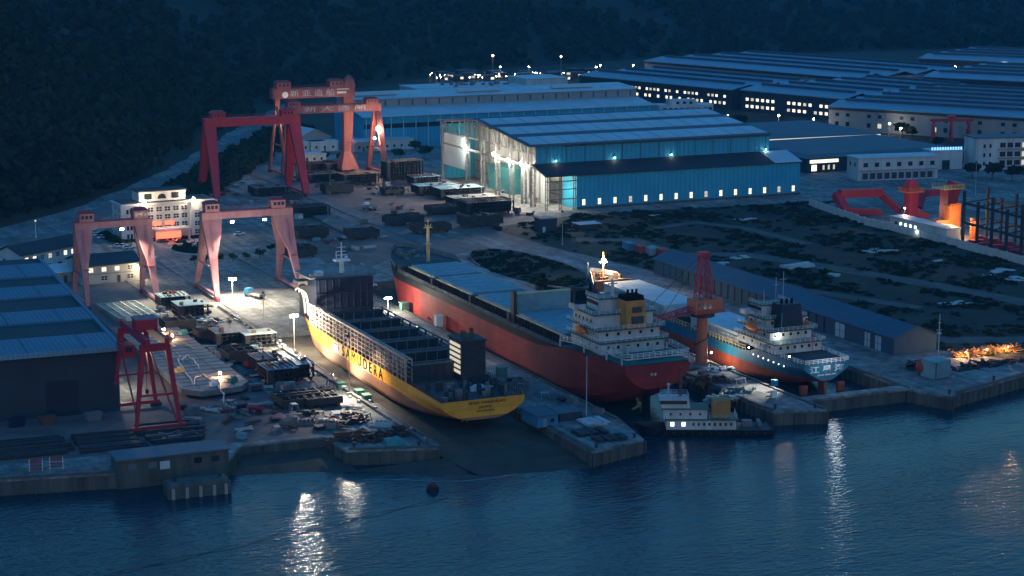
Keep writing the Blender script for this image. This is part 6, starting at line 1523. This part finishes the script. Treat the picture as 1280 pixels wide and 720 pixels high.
pl = G(240,312); ring = [(pl.x+7.5*math.cos(a), pl.y+12*math.sin(a)) for a in np.linspace(0,2*math.pi,32,endpoint=False)]
t = thing('roundabout_island','round hedge planted island before the white office','roundabout',(0,0,0))
mb = MB()
for a, b in zip(ring, ring[1:]+ring[:1]): mb.bar((*a,.2),(*b,.2),.4,.4)
mb.build('kerb','wall_white',t); MB().add([(x,y,.3) for x,y in ring],[tuple(range(32))]).build('lawn','grass',t)
rng = np.random.default_rng(9); rr = random.Random(9)
L = []
for k in range(90):
    a = rr.random()*6.3; q = math.sqrt(rr.random()); L.append((pl.x+6.8*q*math.cos(a), pl.y+11*q*math.sin(a), .2, .9, rr.uniform(.7,1.5)))
o = bpy.data.objects.new('hedge', crowns_mesh('hedge', L, 24, rng, .4)); C.objects.link(o); o.parent = t
MB().cb(pl.x+1,pl.y,.3,1.6,1.0,2.0,.4).build('stone','slab_pale',t)
# hedges by the office and trees behind it
L = []
for k in range(120): u_ = k/120; L.append((158-u_*2+rr.gauss(0,.6), 712+u_*22, 0, 1.2, rr.uniform(1.2,2.2)))
for k in range(140): L.append((161+36*rr.random(), 713+36*.07*rr.random(), 0, .8, rr.uniform(.6,1.3)))
o = bpy.data.objects.new('hedge', crowns_mesh('hedge', L, 26, rng, .4)); C.objects.link(o); kind(o,'stuff'); o['label'] = 'clipped dark hedge along the foot of the white office'
def car(lab, p, rz, m='car_white', g='cars parked by the office'):
    t = thing('parked_car', lab, 'car', tuple(p), rz, g)
    b = MB().loft([[(x,y,z) for x,y,z in ((-2.2,-.85,.3),(2.2,-.85,.3),(2.2,.85,.3),(-2.2,.85,.3))],[(-2.25,-.9,.65),(2.25,-.9,.65),(2.25,.9,.65),(-2.25,.9,.65)],[(-2.1,-.82,.95),(2.15,-.82,.85),(2.15,.82,.85),(-2.1,.82,.95)]]).build('body', m, t)
    MB().loft([[(-1.7,-.78,.95),(1.0,-.78,.92),(1.0,.78,.92),(-1.7,.78,.95)],[(-1.25,-.62,1.42),(.35,-.62,1.45),(.35,.62,1.45),(-1.25,.62,1.42)]]).build('windows','glass_dark',t)
    MB().box(-1.2,-.6,1.43,.32,.6,1.50).build('roof',m,t)
    for x in (-1.4,1.4):
        for s in (-1,1): MB().tube((x,s*.72,.33),(x,s*.92,.33),.33,n=12).build('wheel','rubber',t)
    for s in (-.6,.6): MB().box(2.14,s-.2,.6,2.27,s+.2,.78).build('headlight','white_paint',t)
    return t
cp = car('white car parked alone on the yard beside the white office', G(299,294), .2)
for i, (px, py, a, lab) in enumerate(((114,289,.3,'farthest white car in the row left of the office'),(119,292,.3,'white car second in the row left of the office'),(124,295,.3,'white car third in the row left of the office'),(129,298,.35,'nearest white car in the row left of the office'),(146,309,1.4,'white car beside the carport, left one'),(154,309,.9,'white car turned sideways beside the carport'),(161,311,.4,'white car nearest to the pink crane leg'))):
    copy_thing(cp, tuple(G(px,py)), a, lab)
car('dark car under the red lit entrance sign', G(225,303), .2, 'car_dark'); car('dark car parked left of the red lit entrance', G(204,303), .2, 'car_dark')

def truck(lab, p, rz, m='car_white', bed='steel_grey'):
    t = thing('flatbed_truck', lab, 'truck', tuple(p), rz, 'trucks in the yard')
    MB().loft([[(2.2,-1.15,.6),(4.3,-1.15,.6),(4.3,1.15,.6),(2.2,1.15,.6)],[(2.2,-1.2,1.7),(4.35,-1.2,1.6),(4.35,1.2,1.6),(2.2,1.2,1.7)],[(2.25,-1.05,2.8),(3.9,-1.05,2.75),(3.9,1.05,2.75),(2.25,1.05,2.8)]]).build('cab', m, t)
    MB().box(4.0,-1.0,1.75,4.32,1.0,2.5).build('windscreen','glass_dark',t)
    MB().box(-4.5,-1.2,.95,2.1,1.2,1.15).box(-4.5,-1.2,1.15,-4.4,1.2,1.7).box(2.0,-1.2,1.15,2.1,1.2,1.9).build('bed', bed, t)
    for x in (-3.4,-2.2,3.2):
        for s in (-1,1): MB().tube((x,s*.8,.5),(x,s*1.2,.5),.5,n=12).build('wheel','rubber',t)
    return t
truck('white flatbed truck parked before the lit hall opening', G(633,240), .9)
truck('dark flatbed truck on the road between the ships and the hall', G(655,268), 2.2, 'car_dark')
truck('white flatbed truck beside the rail yard of the red crane', G(462,262), 1.7)
truck('blue flatbed truck on the lit yard behind the kerb', G(318,372), 1.9, 'blue_paint')
# ------------------------------------------------------------------ lamps
def lamp_post(lab, p, h, heads=1, m='pole_grey', bulb='lamp', r=.5, arm=0, group='lamp posts of the shipyard', name='lamp_post'):
    t = thing(name, lab, 'lamp post', tuple(p), 0, group)
    MB().tube((0,0,0),(0,0,h),.16,.09,8).cb(0,0,0,.6,.6,.4).build('pole', m, t)
    for k in range(heads):
        x = (k-(heads-1)/2)*1.0+arm
        f = MB().cb(x,.25,h-.2,.8,.5,.7).bar((0,0,h),(x,0,h),.12).build('lamp_head','steel_dark',t)
        if bulb:
            q = r*.42
            for j in ((-1,0,1) if r > .7 else (0,)): MB().ball((x+j*.85,-.35,h+.1),q if r > .7 else r*.8,10).build('bulb', bulb, f)
    return t
WH = (1,.86,.62)
p = G(291,379); lamp_post('short lamp post with a glaring white lamp between the pink crane legs', p, 7.8, r=.85)
lamp_light('yard_flood', (p.x-.2,p.y-1.2,7.9), 2000, WH, size=.6)
p = G(368,438); lamp_post('lamp post with glaring lamp next to the bow of the yellow ship', p, 10, r=.85)
lamp_light('bow_flood', (p.x+.2,p.y-1.3,10), 3600, WH, size=.6)
p = G(330,412); lamp_post('thin tall unlit looking pole beside the kerb, left of the glaring lamp', p, 11, 1, bulb=None)
lamp_light('kerb_flood', (p.x,p.y+.3,11), 2600, WH, 'SPOT', .4, (p.x+2,p.y-10,0), 130)
for y_, lab in ((498,'farthest'),(474,'middle'),(448,'nearest')):
    t = thing('flood_lamp', lab+' of the added floodlights on the kerb brightening the yellow hull', 'flood lamp', (160.6,y_,0), 0, 'floodlights on the kerb')
    MB().bar((0,-.3,0),(0,-.3,1.1),.08).bar((0,.3,0),(0,.3,1.1),.08).cb(-.05,0,.8,.3,.55,.5).build('lamp_head','steel_dark',t); MB().box(.11,-.24,.85,.15,.24,1.25).build('lamp_glass','lamp_far',t)
    lamp_light('hull_flood', (160.95,y_,1.2), 2500, WH, 'SPOT', .3, (168,y_-1,4.6), 135, blend=.9)  # added fixtures that brighten the ship's yellow side
p = G(437,492); lamp_post('thin tall pole in front of the lettering on the yellow hull', p, 15, 1, bulb=None)
lamp_light('hull_flood', (p.x,p.y+.4,14.6), 3600, WH, 'SPOT', .5, (165,456,0), 95, blend=.9)
lamp_light('hull_flood', (p.x-.5,p.y-.4,14.2), 8500, WH, 'SPOT', .4, (153.5,446,0), 88, blend=.9)
p = G(485,391); lamp_post('low lamp post with glaring lamp on the middle quay between the ships', p, 4.6, r=.75)
lamp_light('quay_flood', (p.x,p.y-.9,4.9), 480, (1,.93,.74), size=.6)
p = G(733,524); lamp_post('tall grey unlit lamp pole on the tip of the middle quay', p, 16, 2, bulb=None, arm=.3)
p = G(703,306); lamp_post('tall grey unlit pole before the corner of the annex', p, 12.5, 1, bulb=None)
p = G(1219,245); lamp_post('tall grey unlit pole on the works yard near the grey office', p, 15, 1, bulb=None)
p = G(413,243); lamp_post('thin unlit pole among the ship blocks below the orange cranes', p, 9, 1, bulb=None)
p = G(45,297); lamp_post('white lamp post behind the long white house at the hill foot', p, 6.5, 1, bulb='window_dim', m='white_paint')
for y_, lab in ((512,'farther'),(478,'nearer')):
    t = thing('work_lamp', lab+' added work lamp on the middle quay brightening the red hull', 'work lamp', (199,y_,0), 0, 'added work lamps on the middle quay')
    MB().tube((0,0,0),(0,0,3.2),.08).cb(.2,0,3.1,.4,.5,.4).build('stand','steel_dark',t); MB().ball((.5,0,3.3),.16,8).build('bulb','lamp',t)
    lamp_light('added_hull_wash', (200.2,y_,3.4), 150, (1,.86,.66), size=.3)  # added lamps, hidden behind the yellow ship, to brighten the red hull
for t, xx, tgt, pw in ((c2,8.5,(163,584,0),15000),(c2,19.5,(178,586,0),7000),(c1,13.5,(146,584,0),12000)):
    x, y, z = t.location
    f = MB().cb(xx,-2.2,23.4,1.3,.7,.8).build('flood_lamp','steel_dark',t)
    MB().box(xx-.5,-2.62,23.5,xx+.5,-2.56,24.0).build('lamp_glass','lamp_far',f)
    lamp_light('crane_flood', (x+xx,y-3.2,23.2), pw, (1,.87,.64), 'SPOT', .5, tgt, 88, blend=.7)  # added girder floods that widen the warm pool on the yard
# lamps fixed to the cranes
t = c5; x, y, z = t.location
MB().cb(42.3,-4.6,22.0,1.2,.8,1.0).build('flood_lamp','steel_dark',t); MB().ball((42.3,-5.2,22.0),1.0,10).build('bulb','lamp_warm',t)
lamp_light('crane_flood', (x+42.3,y-6.6,21.5), 420, (1,.80,.5), size=.6)
MB().ball((40.3,-5.4,17.6),.5,8).build('bulb','lamp_warm',t)
t = c4; x, y, z = t.location
MB().cb(.4,-2.2,27.2,.8,.6,.6).build('flood_lamp','steel_dark',t); MB().ball((.8,-3.0,27.0),.35,8).build('bulb','lamp_far',t)
lamp_light('leg_flood', (x+3.5,y-4.5,26.5), 700, (1,.82,.55), size=.4)
lamp_light('girder_flood', (x+2,y-10,31), 450, (1,.66,.42), 'SPOT', .5, (x+5,y-2,38.5), 90)
# warm spill of the yard on the pink cranes' faces comes from the post lamps; small wall lamps
p = Vector((147.5,633.2,5.0)); lamp_light('wall_light', p, 260, (1,.82,.55), size=.2)
f = tag(MB().cb(0,0,0,.5,.4,.4).build('wall_lamp','steel_dark',None,(147.2,634.6,5.2)), 'small wall lamp at the right corner of the cream office house', 'wall lamp')
MB().ball((.1,-.4,.05),.25).build('bulb','lamp_warm',f)
f = tag(MB().cb(0,0,0,.5,.6,.5).build('wall_lamp','steel_dark',None,(102.4,488,11)), 'wall lamp on the side of the blue workshop above the portal crane', 'wall lamp')
MB().ball((.5,0,-.1),.3).build('bulb','lamp',f); lamp_light('workshop_light', (104.2,482,10), 900, (1,.84,.58), size=.4)
for x_ in (169,188): lamp_light('office_light', (x_,711.5,14.8), 110, (1,.88,.68), size=.3)
lamp_light('sign_glow', (177,707.5,2.6), 120, (1,.12,.06), size=.8)
# welding and work lights on the deck section
for px, py, pw, lab in ((275,471,50,'glowing orange work lamp on the near end of the deck section'),(205,416,24,'glowing orange work lamp at the far corner of the deck section'),(215,424,34,'glowing orange work lamp on the far part of the deck section')):
    p = G(px,py,2.4); t = thing('work_lamp', lab, 'work lamp', tuple(p), 0, 'work lamps on the deck section')
    MB().tube((0,0,0),(0,0,.9),.06).build('stand','steel_dark',t); MB().ball((0,0,1.05),.38,8).build('bulb','lamp_orange',t)
    lamp_light('work_light', (p.x,p.y-.7,p.z+1.2), pw*1.6, (1,.5,.25), size=.2)
# coaster: bow lamp and stern deck lamps
lamp_light('bow_light', (278,544.6,12.2), 800, (1,.70,.40), size=.5)
for nm, pos, pw in (('farther',(269.5,441,5.2),1200),('nearer',(269.6,420.5,7.0),4500)):
    t = thing('flood_lamp', nm+' floodlight on the port rail of the teal coaster facing the quay', 'flood lamp', pos, 0, 'floodlights of the teal coaster')
    MB().cb(0,0,-.3,.5,.6,.5).tube((.3,0,-1.8),(.1,0,-.2),.06).build('lamp_head','steel_dark',t); MB().box(-.32,-.22,-.22,-.26,.22,.12).build('lamp_glass','lamp_far',t)
    lamp_light('deck_light', (pos[0]-.5,pos[1],pos[2]), pw, (1,.94,.82), 'SPOT', .3, (257,pos[1]-4,0), 64, blend=.8)
t = thing('work_lamp', 'low white work lamp on the right quay beside the orange hull bottom', 'work lamp', (264.2,453,0))
MB().tube((0,0,0),(0,0,1.6),.06).build('stand','steel_dark',t); MB().ball((.2,0,1.75),.2,8).build('bulb','lamp',t)
lamp_light('quay_light', (264.9,453,1.9), 260, (1,.88,.7), size=.2)
lamp_light('stern_light', (279,413.0,7.0), 130, (.9,.97,1), size=1.0)
lamp_light('deckhouse_light', (275,434.5,9.2), 50, (1,.95,.85), size=.3)
# street lamps out on the plain
FG = 'street lamps beyond the factories'
for i, (px, pt, m_, lab) in enumerate(((701,71,'lamp_far_warm','tall warm street lamp above the plain cube building'),(750,82,'lamp_far_warm','warm street lamp right of the plain cube building'),(791,82,'lamp_far_warm','warm street lamp above the start of the long factory roof'),(892,77,'lamp_far','white street lamp on a visible post over the long factory roof'),(945,79,'lamp_far','white street lamp left of the low pair over the factories'),(962,84,'lamp_far','low white street lamp of the pair over the factories'),(1002,79,'lamp_far','brightest white street lamp in the middle of the far row'),(1060,80,'lamp_far','white street lamp right of the brightest one'),(1119,81,'lamp_far','white street lamp centred over the largest pale factory'),(1167,84,'lamp_far','small white street lamp left of the red lights'),(1193,84,'lamp_far','white street lamp just left of the red lights'),(1252,81,'lamp_far','last white street lamp near the right edge'),(616,70,'lamp_far_warm','orange street lamp on the hillside above the far lights'),(625,84,'lamp_far','white street lamp below the orange hillside one'),(661,84,'lamp_far','white street lamp between the hillside and the cube building'),(745,84,'lamp_far_warm','small warm street lamp close to the cube building'))):
    p = G(px, 101 if px > 640 else 97); d = math.hypot(p.x,p.y)
    h = (101-pt if px > 640 else 97-pt)*(math.hypot(d,CAMH)/FPX)
    lamp_post(lab, p, h, r=.62, bulb=m_, group=FG, name='street_lamp')
for px, pt, lab in ((1201,88,'left red signal lamp of the pair at the far right'),(1229,89,'right red signal lamp of the pair at the far right')):
    p = G(px,104); lamp_post(lab, p, 11, r=.9, bulb='red_lamp', group='red signal lamps at the far right', name='signal_lamp')
for px, py, lab in ((1111,154,'white lamp before the largest pale factory'),(1125,160,'lamp in the trees before the largest pale factory'),(1016,148,'white lamp at the corner of the lit dark factory'),(973,143,'white lamp below the lit dark factory windows'),(872,140,'warm lamp between the white office and the lit factory'),(909,143,'warm lamp in front of the lit factory windows')):
    p = G(px,py+15); lamp_post(lab, p, 6.5, r=.6, bulb='lamp_far' if 'white' in lab else 'lamp_far_warm', group='lamp posts between the factories', name='street_lamp')
    lamp_light('street_light', (p.x,p.y-1,6.6), 120, (1,.85,.6), size=.3)
# houses of the far settlement, some with lit windows
rr = random.Random(77)
for i in range(26):
    px = 540+rr.random()*225; py = 95+rr.random()*7; p = G(px,py); w_, d_, h_ = rr.uniform(6,11), rr.uniform(6,9), rr.uniform(3,6)
    if foot_dist(p.x,p.y) > 25: continue
    t = thing('house', 'tiny house of the far settlement below the hills', 'house', (p.x,p.y,0), rr.uniform(-.5,.3), 'far settlement houses')
    MB().box(0,0,0,w_,d_,h_).build('wall','wall_dark',t); MB().box(-.3,-.3,h_,w_+.3,d_+.3,h_+.4).build('roof','roof_dull',t)
    for k in range(rr.randint(1,2)):
        x_ = rr.uniform(1,w_-3); MB().box(x_,-.1,h_*.3,x_+rr.uniform(1.4,2.6),.02,h_*.3+1.7).build('window',rr.choice(('window','window','strip','window_dim')),t)
# pylons on the hills
for px, py, hpx, lab in ((325,93,46,'faint lattice pylon on the wooded hill, left one'),(537,66,40,'faint lattice pylon on the wooded hill right of the cranes'),(1190,48,34,'faint lattice pylon high on the right hill')):
    best = None
    for k in range(400):      # where the sight line meets the hill
        q = G(px,py); o_ = Vector((0,0,CAMH)); r_ = (G(px,py,0)-o_).normalized() if True else None
        s_ = 700+k*6; w = o_+r_*s_
        if hill_z(w.x,w.y) > w.z: best = w; break
    if best is None: continue
    s_ = (best-Vector((0,0,CAMH))).length/FPX*hpx; t = thing('pylon', lab, 'pylon', (best.x,best.y,best.z-1), 0, 'pylons on the hills')
    mb = MB(); h_ = s_
    for a in (-1,1):
        for b in (-1,1): mb.bar((a*h_*.08,b*h_*.08,0),(a*.4,b*.4,h_),.22)
    for k in range(8):
        z = h_*k/8; e = h_*.08*(1-k/8)+.4*k/8
        for s in (-1,1): mb.bar((-e,s*e,z),(e,s*e*.9,z+h_/8),.16); mb.bar((e,s*e,z),(-e,s*e*.9,z+h_/8),.16)
    mb.build('lattice_tower','steel_dark',t)
    mb = MB()
    for z in (.72,.84,.95): mb.bar((-h_*.14,0,h_*z),(h_*.14,0,h_*z),.25)
    mb.build('cross_arm','steel_dark',t)
# cable hanging low over the river in the foreground
a, b = G(120,722,-3.4), G(560,622,-3.4); S = []
for k in range(41): u_ = k/40; q = a.lerp(b,u_); S.append(Vector((q.x,q.y,-3.42+.25*math.sin(u_*math.pi*7)**2)))
tag(MB().path(S,.07,5).build('mooring_rope','deck_dark'), 'thin dark mooring rope lying across the river surface', 'rope')
# foam line where the river meets the open slip
pts = [G(x_,y_,-3.46) for x_, y_ in ((455,600),(500,599),(545,602),(585,601),(620,597),(655,590),(680,585))]; mb = MB()
for p_, q_ in zip(pts, pts[1:]):
    d = (q_-p_).normalized(); n_ = Vector((-d.y,d.x,0))
    for k in range(14):
        c = p_.lerp(q_, (k+.5)/14); w_ = .08+.2*abs(mnoise.noise(c*.35)); L_ = (q_-p_).length/28*1.1; c = c+n_*.5*mnoise.noise(c*.2)
        mb.quad(c-d*L_-n_*w_, c+d*L_-n_*w_*.6, c+d*L_+n_*w_, c-d*L_+n_*w_*.5)
kind(mb.build('foam_line','foam'),'stuff')
rr = random.Random(123)
for i in range(46):
    px = 535+rr.random()*170; py = 99+rr.random()*4.5 - (px-535)*.015; p = G(px,py)
    lamp_post('tiny lamp among the far settlement houses', p, rr.uniform(3,5.5), r=rr.uniform(.16,.32), bulb=rr.choice(('lamp_far','lamp_far','lamp_far_warm','window')), group='tiny lamps of the far settlement', name='street_lamp')
# ------------------------------------------------------------------ the evening air
def haze():
    m = bpy.data.materials.new('haze_air'); m.use_nodes = True
    n, l = m.node_tree.nodes, m.node_tree.links
    n.remove(n['Principled BSDF'])
    v = n.new('ShaderNodeVolumePrincipled'); v.inputs['Color'].default_value = (.12, .62, 1, 1); v.inputs['Density'].default_value = .000075
    l.new(v.outputs[0], n['Material Output'].inputs['Volume'])
    o = MB().box(-2500, -600, -13, 4000, 4200, 420).build('haze', 'water'); o.data.materials.clear(); o.data.materials.append(m)
    kind(o, 'stuff')
haze()
